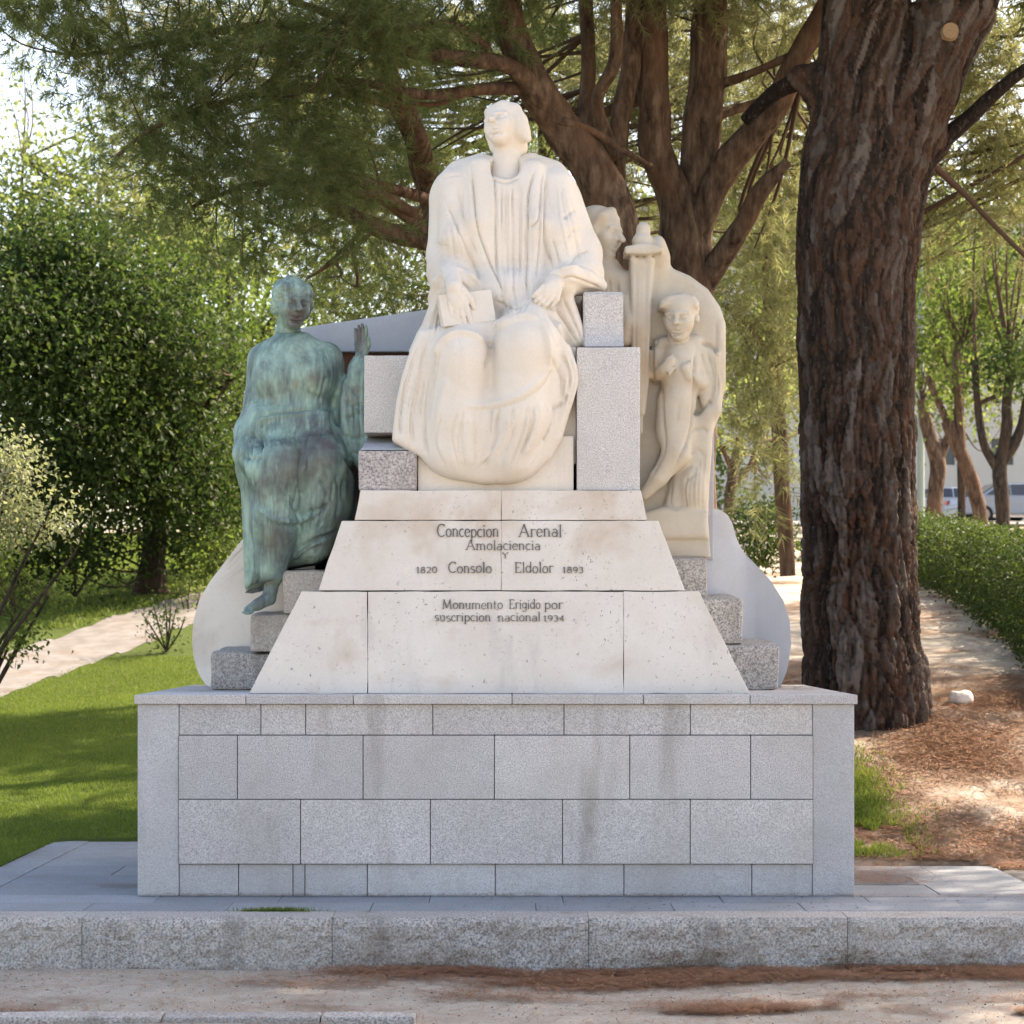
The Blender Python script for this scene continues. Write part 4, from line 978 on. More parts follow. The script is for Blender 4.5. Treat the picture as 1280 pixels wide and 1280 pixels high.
# drapery and rock to the right of the boy
s.poly([(874, 430), (900, 440), (902, 515), (880, 540), (872, 480)], 1.26, 1.45, .04, .03, ys=1.32)
s.poly([(868, 520), (892, 498), (890, 560), (884, 640), (845, 640), (850, 600)], 1.26, 1.45, .05, .02, ys=1.32)
s.ell(T(866, 610, 1.27), (S(16, 1.3), .08, S(28, 1.3)), .03)
V1, Q1 = s.mesh(); V1 = relax(V1, Q1, 1, .4)
V1 = chisel(V1, Q1, family([(874, 440), (884, 470), (880, 510)], [(900, 445), (902, 475), (894, 510)], 4, 1.5, .012, 21)+family([(856, 600), (850, 620), (856, 636)], [(884, 560), (882, 600), (880, 636)], 5, 1.5, .011, 22)+family([(742, 340), (746, 380), (752, 425)], [(776, 352), (778, 385), (776, 425)], 4, 1.6, .012, 23)+[([(876, 428), (888, 432), (896, 438)], 2, .03), ([(896, 400), (895, 440), (900, 450), (898, 500)], 1.6, .02), ([(868, 520), (880, 508), (890, 500)], 2.2, .035), ([(862, 545), (875, 535), (886, 540)], 2, .02), ([(862, 570), (873, 562), (880, 572)], 2, .015), ([(854, 605), (866, 594), (872, 592)], 2, .014), ([(840, 600), (838, 630), (848, 638)], 2, .014), ([(848, 505), (846, 525)], 1.8, .010), ([(832, 512), (848, 510), (862, 508)], 2, .006), ([(795, 330), (794, 450)], 1.6, .010), ([(808, 330), (806, 450)], 1.6, .010), ([(820, 410), (822, 424), (818, 432)], 2, .012), ([(815, 420), (816, 470), (822, 480)], 1.8, .03), ([(826, 480), (828, 520), (830, 560), (812, 600)], 1.8, .03), ([(870, 436), (868, 470), (868, 500), (862, 545), (840, 590)], 1.8, .03)])
s2 = SDF(T(850, 400, 1.24)-np.array([.22, .3, .3]), T(850, 400, 1.24)+np.array([.22, .3, .26]), .0055)
head(s2, T(851, 397, 1.22), S(57, 1.22), np.array([-.32, -1, -.12]), np.array([0, 0, 1]), 'band')
s2.poly([(823, 387), (825, 377), (836, 370), (852, 368), (867, 371), (873, 379), (872, 387)], 1.115, 1.36, .035, .02, ys=1.2)
s2.cone(T(848, 415, 1.27), T(848, 435, 1.28), S(13, 1.3), S(15, 1.3), .03)
V2, Q2 = s2.mesh()
Vb, Qb = merge([(V1, Q1), (V2, Q2)])
figure_obj('carving', Vb, Qb, M['relief'], rp)
block('backing_slab', [tuple(W(730, 700, 1.66)), tuple(W(892, 700, 1.66)), tuple(W(892, 700, 1.66)+np.array([0, .25, 0])), tuple(W(730, 700, 1.66)+np.array([0, .25, 0])), tuple(W(730, 440, 1.66)), tuple(W(893, 440, 1.66)), tuple(W(893, 440, 1.66)+np.array([0, .25, 0])), tuple(W(730, 440, 1.66)+np.array([0, .25, 0]))], M['wing_shaded'], rp, .01)
# ================================================================== vegetation
def tube(pts, rs, sides=10, n=None, wob=.0):
    pts = np.array(pts, float); rs = np.array(rs, float)
    if len(pts) > 2:
        q = smooth_line(np.column_stack([pts, rs]), 6); pts, rs = q[:, :3], np.maximum(q[:, 3], .003)
    if n: q = resample(np.column_stack([pts, rs]), n); pts, rs = q[:, :3], q[:, 3]
    if wob: pts = pts+np.stack([fbm(pts+k*9.1, 1.4, 2) for k in range(3)], 1)*wob*np.linspace(0, 1, len(pts))[:, None]
    T = np.gradient(pts, axis=0); T /= np.maximum(np.linalg.norm(T, axis=1, keepdims=True), 1e-9)
    ref = np.array([0, 1., 0]) if abs(T[0] @ np.array([0, 1., 0])) < .9 else np.array([1., 0, 0])
    A = np.cross(T, ref); A /= np.maximum(np.linalg.norm(A, axis=1, keepdims=True), 1e-9); B = np.cross(T, A)
    th_ = np.linspace(0, 2*math.pi, sides, endpoint=False)
    V = pts[:, None]+rs[:, None, None]*(A[:, None]*np.cos(th_)[None, :, None]+B[:, None]*np.sin(th_)[None, :, None])
    m = len(pts); V = V.reshape(-1, 3)
    i = np.arange(m-1)[:, None]*sides; j = np.arange(sides)[None]; j2 = (j+1) % sides
    Q = np.stack([i+j, i+j2, i+sides+j2, i+sides+j], -1).reshape(-1, 4)
    return V, Q
def rand_rot(n, axis_dirs):
    """rotation matrices whose third column is axis_dirs"""
    d = axis_dirs/np.maximum(np.linalg.norm(axis_dirs, axis=1, keepdims=True), 1e-9)
    r = rng.normal(size=(n, 3)); u = np.cross(d, r); u /= np.maximum(np.linalg.norm(u, axis=1, keepdims=True), 1e-9)
    return np.stack([u, np.cross(d, u), d], -1)
def make_tuft(nn, length, nl, wd, spread):
    t = rng.random(nn)**.8; a = rng.random(nn)*2*math.pi; rad = np.stack([np.cos(a), np.sin(a), np.zeros(nn)], 1)
    base = np.stack([np.zeros(nn), np.zeros(nn), t*length], 1)
    d = rad*spread+np.array([0, 0, 1.])*(.55+.5*t)[:, None]+rng.normal(size=(nn, 3))*.12; d /= np.linalg.norm(d, axis=1, keepdims=True)
    L = nl*rng.uniform(.7, 1.15, nn)[:, None]; side = np.cross(d, rng.normal(size=(nn, 3))); side /= np.linalg.norm(side, axis=1, keepdims=True)
    return np.stack([base-side*wd, base+side*wd, base+d*L], 1).reshape(-1, 3)
TUFTS = [make_tuft(34, .26, .125, .0040, .75) for _ in range(4)]
TUFTS_SHADE = [make_tuft(20, .4, .2, .010, .8) for _ in range(3)]
TUFTS_BIG = [make_tuft(26, .34, .15, .0062, .8) for _ in range(4)]
def clumps(blobs, per, vol=False):
    """centres of foliage clumps: blobs = (centre, radii, density); shell-biased"""
    C, D, O = [], [], []
    for c, r, dens in blobs:
        c = np.asarray(c, float); r = np.asarray(r, float); n = max(3, int(per*dens*(r[0]*r[1]*r[2]*4.19 if vol else math.pi*r[0]*r[2])))
        d = rng.normal(size=(n, 3)); d /= np.linalg.norm(d, axis=1, keepdims=True); rad = rng.random(n)**.42
        C.append(c+d*rad[:, None]*r); D.append(d)
    return np.concatenate(C), np.concatenate(D)
def pine_crown(C, D, twigs, size, tufts, droop=-.1, clump_r=.3):
    n = len(C); k = np.repeat(np.arange(n), twigs); m = len(k)
    axis = D[k]*.9+rng.normal(size=(m, 3))*.75+np.array([0, 0, droop])
    # each clump has its own bough direction
    bd = D+rng.normal(size=(n, 3))*.6; bd /= np.linalg.norm(bd, axis=1, keepdims=True)
    P = C[k]+bd[k]*(rng.uniform(-1, 1, m)*clump_r*1.5)[:, None]+rng.normal(size=(m, 3))*clump_r*.38
    axis = axis+bd[k]*.8
    R = rand_rot(m, axis)*(size*rng.uniform(.7, 1.25, m))[:, None, None]
    out = []
    w_ = rng.integers(0, len(tufts), m)
    for v in range(len(tufts)):
        sel = w_ == v
        out.append((np.einsum('nij,kj->nki', R[sel], tufts[v])+P[sel][:, None]).reshape(-1, 3))
    V = np.concatenate(out); return V, np.arange(len(V)).reshape(-1, 3)
LEAF = np.array([[0, 0, 0], [.5, .45, .10], [0, 1, -.06], [-.5, .45, .10]])*np.array([.62, 1, 1])
def leaf_crown(C, D, leaves, size, clump_r=.25, hang=.25):
    n = len(C); k = np.repeat(np.arange(n), leaves); m = len(k)
    P = C[k]+rng.normal(size=(m, 3))*clump_r*np.array([1, 1, .75])
    nrm = rng.normal(size=(m, 3))*.8+np.array([0, 0, .7])+D[k]*.4
    R = rand_rot(m, nrm)   # third column = leaf normal
    sc = size*rng.uniform(.6, 1.25, m)
    V = np.einsum('nij,kj->nki', R*sc[:, None, None], LEAF)+P[:, None]
    V[:, 2, 2] -= hang*sc
    b = np.arange(m)[:, None]*4
    F = np.concatenate([b+np.array([0, 1, 2]), b+np.array([0, 2, 3])])
    return V.reshape(-1, 3), F
def tri_quads(Q): return np.concatenate([Q[:, [0, 1, 2]], Q[:, [0, 2, 3]]])
def limb_px(pts):     # (px, py, y, r_px)
    return [W(a, b, c) for a, b, c, r in pts], [S(r, c) for a, b, c, r in pts]
def twig_tubes(C, anchors, frac, r0=.02, sides=4):
    """thin crooked branches from clump centres back to the nearest limb point"""
    out = []; sel = rng.random(len(C)) < frac
    for c in C[sel]:
        d = np.linalg.norm(anchors-c, axis=1)+rng.random(len(anchors))*.6; a = anchors[np.argmin(d)]; L = np.linalg.norm(c-a)
        if L < .25 or L > 6: continue
        mid = (a+c)/2+rng.normal(size=3)*L*.08+np.array([0, 0, -.06*L]); r = r0*min(1.8, .4+L*.35)
        out.append(tube([a, mid, c], [r, r*.7, r*.3], sides))
    return out
def add_noise(V, Q, amp, sc):
    N = vnormals(V, Q); return V+N*(fbm(V*np.array([1, 1, .45]), sc, 3)*amp)[:, None]

def tree(name, label, base, limbs, blobs, kind, leaf_mat, bark_mat, per, group=None, cat='tree', twigs=10, size=1.0, leaf=.08, frac=.35, anchors_extra=None, clump_r=.3, droop=-.1, tw=.02, sides=12, big=False, wob=.05):
    o = tag(empty(name, tuple(base)), label, cat, group)
    parts, anc = [], []
    for pts in limbs:
        p, r = limb_px(pts) if len(pts[0]) == 4 else ([np.array(q[:3]) for q in pts], [q[3] for q in pts])
        V, Q = tube(p, r, sides, wob=wob); V = add_noise(V, Q, .25*float(np.mean(r)), 5); parts.append((V, Q)); anc.append(resample(np.array(p), 14))
    anc = np.concatenate(anc) if anc else np.array([base])
    V, Q = merge(parts); link('trunk', mesh_np('trunk', V, Q, True), o, bark_mat)
    C, D = clumps(blobs, per*(1.0 if kind == 'pine' else 1.35))
    if kind == 'leaf' and len(C) > 60:      # hollows and bulges in the crown
        keep = fbm(C, 1.0 if leaf > .08 else 2.5, 2) > -.10-.25*rng.random(len(C)); C, D = C[keep], D[keep]
    tws = twig_tubes(C, anc, frac, tw)
    if tws:
        V, Q = merge(tws); tag(link('branches', mesh_np('branches', V, Q, True), o, M['twig']), kind='stuff')
    if kind == 'pine': V, F = pine_crown(C, D, twigs, size, TUFTS_BIG if big else TUFTS, droop, clump_r)
    else: V, F = leaf_crown(C, D, twigs, leaf, clump_r)
    link('crown', mesh_np('crown', V, F), o, leaf_mat)
    return o, C
def bl(px, py, y, rx, rz, ry=None, dens=1.0):
    ry = S((rx+rz)/2, y) if ry is None else ry
    return (W(px, py, y), (S(rx, y), ry, S(rz, y)), dens)

# ------------------------------------------------------------------ the big pine on the right, bark carved in plates
bp = tag(empty('pine_tree', tuple(W(1083, 912, 6))), 'massive forked pine with thick plated bark beside the plinth', 'tree')
s = SDF((2.25, 5.2, .35), (4.9, 6.95, 7.35), .018)
Y6 = 6.05
def tk(px, py, r, dy=0): return W(px, py, Y6+dy), S(r, Y6)
ch = [tk(1084, 940, 84), tk(1083, 905, 79), tk(1079, 850, 74.5), tk(1075, 760, 71.5), tk(1073, 640, 71), tk(1072, 540, 71.5), tk(1070, 430, 73), tk(1071, 330, 74), tk(1076, 250, 74)]
s.chain([c[0] for c in ch], [c[1] for c in ch], .05)
ch = [tk(1068, 300, 68), tk(1072, 200, 66), tk(1076, 110, 58), tk(1082, 20, 52, .02), tk(1090, -120, 48, .05)]
s.chain([c[0] for c in ch], [c[1] for c in ch], .12)
ch = [tk(1092, 300, 54), tk(1112, 210, 50, -.05), tk(1150, 110, 47, -.1), tk(1196, 10, 46, -.12), tk(1250, -120, 42, -.15)]
s.chain([c[0] for c in ch], [c[1] for c in ch], .10)
ch = [tk(1140, 210, 22), tk(1172, 180, 14), tk(1180, 172, 11)]; s.chain([c[0] for c in ch], [c[1] for c in ch], .10)
ch = [tk(1040, 130, 26), tk(1010, 100, 18), tk(996, 96, 12)]; s.chain([c[0] for c in ch], [c[1] for c in ch], .10)
for k_ in range(9):
    a_ = k_*.7; c0 = W(1083, 900, Y6)+np.array([math.cos(a_)*.42, math.sin(a_)*.42, 0]); c1 = c0+np.array([math.cos(a_)*.08, math.sin(a_)*.08, -.32])
    s.cone(c0+np.array([0, 0, .45]), c1, .12, .11, .12)
V1, Q1 = s.mesh()
N1 = vnormals(V1, Q1)
cx_ = np.interp(V1[:, 2], [W(0, p, Y6)[2] for p in (940, 540, 330, 110, -120)], [W(p, 0, Y6)[0] for p in (1084, 1072, 1074, 1110, 1165)])
ang = np.arctan2(V1[:, 1]-Y6, V1[:, 0]-cx_); U = ang*.55+fbm(V1, 2.2, 2)*.10; Vv = V1[:, 2]*.21+fbm(V1, 1.7, 2)*.05
def worley(u, v, s_, seed=0):
    u = u*s_; v = v*s_; iu = np.floor(u).astype(int); iv = np.floor(v).astype(int); f1 = np.full(u.shape, 9.); f2 = f1.copy(); idc = np.zeros(u.shape)
    for du in (-1, 0, 1):
        for dv in (-1, 0, 1):
            a, b = iu+du, iv+dv; h1 = TBL[a & 31, b & 31, seed & 31]; h2 = TBL[b & 31, a & 31, (seed+7) & 31]; d = (a+h1-u)**2+(b+h2-v)**2
            m = d < f1; f2 = np.where(m, f1, np.minimum(f2, d)); idc = np.where(m, TBL[(a+3) & 31, (b+5) & 31, seed & 31], idc); f1 = np.where(m, d, f1)
    return np.sqrt(f1), np.sqrt(f2), idc
f1, f2, idc = worley(U, Vv*.85, 11); g1, g2, idg = worley(U, Vv*1.5, 27, 4)
depth = -.042*np.exp(-((f2-f1)/.13)**2)+.020*(idc-.5)-.022*np.exp(-((g2-g1)/.14)**2)+.012*(idg-.5)+.006*fbm(V1, 22, 3)
low = sstep(V1[:, 2], 5.2, 2.0)*.5+.6
V1 = V1+N1*(depth*low)[:, None]
trunk = link('trunk', mesh_np('trunk', V1, Q1, True), bp, M['bark_pine'])
at_ = trunk.data.attributes.new('plate', 'FLOAT', 'POINT'); at_.data.foreach_set('value', np.clip(.62*idc+.38*idg, 0, 1).astype(np.float32))
def br(name, pts, mat, parent, sides=10, wob=.04):
    p, r = limb_px(pts); V, Q = tube(p, r, sides, wob=wob); V = add_noise(V, Q, .2*float(np.mean(r)), 6); return link(name, mesh_np(name, V, Q, True), parent, mat)
br('branch', [(1168, 184, Y6, 13), (1205, 152, Y6-.1, 10), (1245, 115, Y6-.2, 8), (1300, 70, Y6-.3, 7)], M['bark_pine'], bp)
br('branch', [(1005, 97, Y6, 15), (970, 115, 6.3, 10), (930, 150, 6.6, 8)], M['bark_pine'], bp)
br('branch', [(1160, 200, 6.2, 5), (1200, 238, 6.4, 4), (1240, 280, 6.5, 3.4), (1285, 325, 6.6, 3)], M['twig'], bp, 6)
# sawn-off knot on the right stem
kn = W(1187, 40, 5.60); bm = bmesh.new()
bmesh.ops.create_cone(bm, cap_ends=True, segments=16, radius1=.085, radius2=.07, depth=.1)
me = from_bm('knot', bm); me.transform(Matrix.Translation(Vector(kn)) @ Matrix.Rotation(math.radians(90), 4, 'X'))
t = NT('sawn_wood'); ring = t.noise(40, 3); link('knot', me, bp, t.fin(t.mix(ring, (.34, .24, .15), (.2, .13, .08)), .9, .1))
# its crown, mostly above the frame, widened out of view to shade the monument
bb = [((3.6, 6.2, 9.2), (3.6, 3.4, 2.2), .8), ((.2, 5.2, 8.6), (3.0, 3.0, 1.6), .8), ((6.2, 7.6, 8.8), (3.0, 3.0, 1.8), .6), ((2.6, 2.6, 8.3), (3.0, 2.4, 1.4), .75), ((3.5, 9.5, 9.4), (3.2, 2.6, 1.8), .55), ((7.6, 4.2, 9.2), (3.6, 3.2, 1.6), 1.), ((10.6, 5.4, 9.3), (3.0, 3.0, 1.5), 1.), ((5.4, 2.0, 9.0), (3.0, 2.2, 1.4), 1.), ((8.5, 7.5, 9.6), (3.0, 2.4, 1.5), .8)]
bb = [((c[0]+.6, c[1]+.4, c[2]+1.2), r, q) for c, r, q in bb]; C, D = clumps(bb, 2.5, True); anc = np.concatenate([resample(np.array([W(1090, -110, Y6), (3.2, 5.9, 8.5), (2.0, 5.0, 9)]), 8), resample(np.array([W(1250, -110, Y6), (5.0, 6.3, 8.6), (6, 7, 9)]), 8)])
V, Q = merge([tube([W(1090, -100, Y6+.05), np.array([3.2, 5.9, 8.7]), np.array([1.6, 4.8, 10])], [.3, .22, .1], 10), tube([W(1250, -100, Y6-.15), np.array([5.0, 6.2, 8.8]), np.array([6.4, 7, 10.4])], [.27, .2, .1], 10)]+twig_tubes(C, anc, .25, .03))
link('branches', mesh_np('branches', V, Q, True), bp, M['bark_far'])
V, F = pine_crown(C, D, 11, 1.3, TUFTS_SHADE, -.1, .45); link('crown', mesh_np('crown', V, F), bp, M['needle'])

# ------------------------------------------------------------------ pines behind the monument
PG = 'pines behind the monument'
tree('pine_tree', 'twin-stemmed brown pine rising right behind the relief panel', W(855, 800, 8),
     [[(860, 800, 8, 40), (857, 500, 8, 36), (855, 345, 8, 34), (845, 250, 8, 24), (822, 180, 7.9, 20), (814, 90, 7.9, 19), (812, -60, 7.8, 18)],
      [(858, 345, 8.1, 32), (866, 260, 8.1, 27), (880, 150, 8.1, 24), (886, 60, 8.1, 23), (888, -60, 8.1, 21)],
      [(868, 290, 8.0, 20), (900, 220, 7.9, 19), (940, 170, 7.8, 18), (975, 125, 7.7, 17), (1020, 30, 7.5, 14), (1060, -60, 7.4, 11)],
      [(866, 380, 8.1, 17), (895, 330, 7.9, 15), (930, 280, 7.7, 13), (950, 240, 7.6, 12), (985, 200, 7.5, 7)],
      [(818, 120, 7.9, 10), (780, 130, 8.2, 8), (735, 150, 8.4, 6), (700, 140, 8.5, 4)],
      [(885, 110, 8.1, 8), (930, 95, 7.8, 6), (990, 70, 7.6, 5), (1040, 50, 7.5, 4)], [(880, 150, 8, 8), (940, 130, 8.2, 6), (1000, 110, 8.3, 5)],
      [(862, 300, 8.2, 9), (800, 330, 8.4, 7), (770, 300, 8.6, 5)]],
     [bl(960, 40, 9, 90, 50), bl(1010, 200, 10, 60, 50, dens=.7), bl(900, -40, 8, 160, 60), bl(960, 330, 10.5, 55, 60, dens=.8), bl(840, -80, 7, 200, 60), bl(940, 230, 9.5, 40, 40, dens=.6)],
     'pine', M['needle_light'], M['bark_far'], 26, PG, twigs=9, size=1.0, clump_r=.26)
tree('pine_tree', 'pine with a thick trunk leaning left behind the stone head', W(765, 800, 7),
     [[(800, 800, 7, 36), (790, 450, 7, 33), (775, 300, 7, 30), (748, 230, 7, 27), (705, 165, 7, 24), (665, 100, 6.9, 22), (640, 40, 6.9, 20), (615, -60, 6.8, 17)],
      [(762, 260, 7.4, 18), (770, 190, 7.6, 14), (785, 110, 7.7, 12), (792, 20, 7.8, 10), (795, -50, 7.8, 9)],
      [(748, 235, 7.5, 14), (738, 160, 7.8, 11), (735, 80, 7.9, 9), (736, -50, 8, 8)],
      [(770, 200, 7.4, 11), (745, 130, 7.3, 9), (772, 70, 7.2, 8), (768, -30, 7.2, 7)],
      [(690, 140, 6.9, 13), (640, 85, 6.6, 11), (570, 72, 6.3, 10), (480, 55, 6, 8), (420, 20, 5.7, 6), (360, 0, 5.5, 5)],
      [(660, 110, 6.9, 9), (600, 112, 6.6, 8), (540, 118, 6.3, 7), (460, 105, 6, 6), (400, 95, 5.8, 4)],
      [(610, 60, 6.5, 6), (560, 30, 6.2, 5), (470, 42, 6, 5), (400, 55, 5.8, 4), (330, 105, 5.6, 3.5), (300, 130, 5.5, 2.5)],
      [(760, 260, 7, 16), (640, 350, 7.2, 16), (545, 302, 7.2, 14), (480, 288, 7.1, 12), (430, 262, 7, 9), (405, 255, 7, 6)],
      [(560, 305, 7.2, 11), (500, 262, 7, 9), (450, 225, 6.9, 8), (418, 215, 6.8, 6), (412, 195, 6.8, 4)],
      [(520, 268, 7, 7), (480, 245, 6.8, 6), (440, 240, 6.7, 5)], [(700, 150, 6.8, 6), (740, 165, 7, 5), (790, 195, 7.2, 4), (815, 205, 7.5, 3)],
      [(460, 275, 7, 3), (440, 300, 7, 2.5), (400, 340, 7, 1.8)], [(470, 285, 7, 3), (430, 320, 7, 2.2), (385, 350, 7, 1.6)],
      [(590, 115, 6.6, 4), (545, 130, 6.5, 3), (500, 125, 6.4, 3)]],
     [bl(500, 30, 6.5, 130, 45), bl(560, 120, 8.5, 70, 50, dens=.6), bl(690, 20, 8.8, 90, 55, dens=.7), bl(600, -50, 6.5, 200, 60), bl(450, 170, 8, 80, 50, dens=.8), bl(520, 210, 9, 60, 50, dens=.7), bl(480, 380, 9, 65, 40, dens=.9), bl(430, 330, 9, 60, 40, dens=.8), bl(680, 230, 10.5, 60, 60, dens=.5)],
     'pine', M['needle'], M['bark_far'], 30, PG, twigs=9, size=1.0, clump_r=.28)
tree('pine_tree', 'pine of dark drooping boughs filling the upper left', W(560, 800, 5.2) if False else W(600, 800, 9.5),
     [[(600, 800, 9.5, 26), (590, 500, 9.4, 24), (560, 330, 9, 20), (520, 180, 8, 16), (470, 60, 7, 13), (420, -60, 6, 11)],
      [(500, 130, 7.6, 9), (400, 110, 6.6, 7), (300, 120, 5.6, 5), (210, 150, 5, 3), (150, 190, 4.8, 2)],
      [(470, 60, 7, 8), (350, 30, 6, 6), (220, 50, 5.2, 4), (90, 70, 4.8, 2.5)],
      [(540, 250, 8.4, 8), (440, 225, 7, 6), (330, 230, 6, 4), (240, 260, 5.5, 2.5)]],
     [bl(70, 25, 4.6, 95, 40), bl(190, 55, 4.8, 95, 42), bl(320, 45, 5, 95, 45), bl(430, 70, 5.4, 70, 45), bl(120, 100, 4.8, 55, 28, dens=.6), bl(250, 130, 5, 75, 40), bl(360, 150, 5.4, 70, 42), bl(180, 195, 5, 60, 26, dens=.9), bl(290, 215, 5.2, 80, 34), bl(400, 235, 5.8, 60, 36), bl(230, 262, 5.2, 70, 24, dens=.8), bl(330, 285, 5.6, 70, 24, dens=.9), bl(440, 300, 6.4, 50, 28, dens=.6), bl(300, 330, 6.2, 45, 20, dens=.7), bl(470, 20, 5, 80, 40), bl(250, -60, 4.8, 220, 50, dens=.9), bl(20, -40, 4.4, 120, 40)],
     'pine', M['needle'], M['bark_far'], 52, PG, twigs=9, size=.9, clump_r=.24, droop=-.35, frac=.3, tw=.012)
tree('pine_tree', 'sunlit pale pine between the relief panel and the big trunk', W(1010, 700, 14),
     [[(985, 720, 14, 10), (975, 560, 14, 10), (965, 420, 14, 9), (960, 250, 14, 8), (955, 60, 14, 6)], [(968, 450, 14, 5), (930, 400, 13.6, 4), (905, 380, 13.4, 3)], [(965, 380, 14, 5), (1000, 350, 13.6, 4)]],
     [bl(950, 390, 13, 50, 50), bl(960, 460, 13, 45, 45), bl(940, 520, 13, 40, 35), bl(975, 300, 13, 50, 50, dens=.7), bl(970, 560, 13.5, 30, 35, dens=.8), bl(930, 180, 14, 80, 60, dens=.5), bl(1220, 60, 13, 90, 60, dens=1.5), bl(1240, 170, 13, 70, 60, dens=1.3), bl(1170, 260, 13, 35, 60, dens=1.), bl(1250, 270, 13, 50, 50, dens=.8), ((9.4, 12.5, 8.8), (2.6, 2.2, 1.2), .55), ((9, 16.5, 9), (2.6, 2, 1.2), .55), ((12, 14, 9), (2.4, 2.2, 1.2), .5)],  # last three clumps, out of view, added to shade the right-hand path
     'pine', M['needle_light'], M['bark_far'], 17, PG, twigs=9, size=1.25, clump_r=.34, big=True, droop=-.4)
tree('pine_tree', 'farther pine seen in gaps above the stone woman', W(700, 760, 16),
     [[(690, 760, 16, 14), (690, 400, 16, 12), (680, 150, 16, 10), (675, -40, 16, 8)]],
     [bl(620, 60, 15, 130, 60, dens=.7), bl(760, 130, 16, 110, 70, dens=.7), bl(880, 60, 16, 120, 70, dens=.6), bl(520, 180, 15, 90, 70, dens=.7), bl(820, 260, 16, 80, 60, dens=.5), bl(500, 330, 15, 70, 60, dens=.7), bl(110, 20, 16, 110, 40, dens=.5), bl(260, 60, 16, 110, 60, dens=.8), bl(420, 60, 16, 110, 70, dens=.9), bl(300, 190, 16, 120, 60, dens=.9), bl(420, 230, 16, 90, 60, dens=.9), bl(200, 150, 16, 70, 40, dens=.6), ((2.8, 14.5, 8.6), (2.4, 2.2, 1.3), .8)],  # last clump added high up to shade part of the lawn
     'pine', M['needle_light'], M['bark_far'], 15, PG, twigs=9, size=1.35, clump_r=.4, big=True)

# ------------------------------------------------------------------ left: park trees and shrubs
LG = 'leafy trees on the left'
tree('leafy_tree', 'dark leafy tree whose trunk stands on the lawn by the path', W(188, 742, 22.5),
     [[(188, 745, 22.5, 24), (190, 715, 22.5, 18), (192, 690, 22.5, 15), (195, 600, 22.5, 12), (190, 480, 22.5, 9), (180, 350, 22.5, 6)], [(192, 620, 22.5, 8), (140, 520, 22, 6), (90, 420, 21, 4)], [(194, 600, 22.5, 8), (250, 520, 22, 6), (290, 470, 21.8, 4)]],
     [bl(100, 400, 21, 110, 95), bl(200, 470, 22, 110, 110), bl(130, 560, 21, 130, 80), bl(230, 610, 22, 90, 60), bl(60, 500, 20, 90, 110), bl(40, 320, 21, 80, 60), bl(60, 640, 20.5, 60, 40), bl(230, 330, 22, 60, 30, dens=.5), bl(140, 660, 22, 90, 30, dens=.6), bl(285, 640, 23, 55, 60, dens=.8), bl(60, 690, 21, 60, 24, dens=.7), bl(130, 690, 21, 60, 20, dens=.5), bl(250, 680, 22, 40, 26, dens=.7), bl(0, 440, 19.5, 50, 90), bl(170, 390, 20.5, 40, 30), bl(260, 430, 21, 36, 40, dens=.8), bl(110, 310, 21, 36, 26)],
     'leaf', M['leaf_dark'], M['bark_grey'], 28, LG, twigs=46, leaf=.105, clump_r=.34, frac=.2, tw=.02)
tree('leafy_tree', 'brighter green tree behind the bronze statue', W(285, 690, 27),
     [[(300, 700, 27, 10), (300, 560, 27, 9), (290, 430, 27, 6), (284, 340, 27, 1.5)], [(300, 600, 27.2, 6), (230, 480, 27.6, 5), (186, 400, 28, 3), (178, 320, 28, 1)], [(296, 470, 27, 5), (340, 400, 26.5, 4)]],
     [bl(300, 520, 26, 60, 100, dens=.8), bl(330, 420, 26, 60, 60, dens=.8), bl(240, 380, 27, 60, 45, dens=.55), bl(280, 330, 28, 60, 30, dens=.5), bl(210, 330, 29, 50, 30, dens=.35), bl(400, 470, 25, 60, 60), bl(300, 660, 26, 50, 40)],
     'leaf', M['leaf_mid'], M['bark_grey'], 13, LG, twigs=42, leaf=.12, clump_r=.4, frac=.25)
tree('leafy_tree', 'tall pale sunlit tree at the left edge of the view', W(40, 700, 32),
     [[(20, 700, 32, 9), (22, 450, 32, 7), (24, 300, 32, 4), (28, 200, 32, 1)]],
     [bl(30, 230, 31, 50, 60, dens=.8), bl(110, 260, 31, 60, 45, dens=.8), bl(30, 110, 33, 26, 55, dens=.35), bl(60, 330, 30, 90, 50), bl(170, 230, 32, 60, 35, dens=.7), bl(150, 160, 33, 45, 28, dens=.8), bl(200, 280, 31, 60, 40), bl(120, 210, 32, 60, 40), bl(250, 320, 31, 50, 40, dens=.8), bl(40, 300, 31, 60, 50)],
     'leaf', M['leaf_light'], M['bark_grey'], 13, LG, twigs=40, leaf=.13, clump_r=.45, frac=.3)
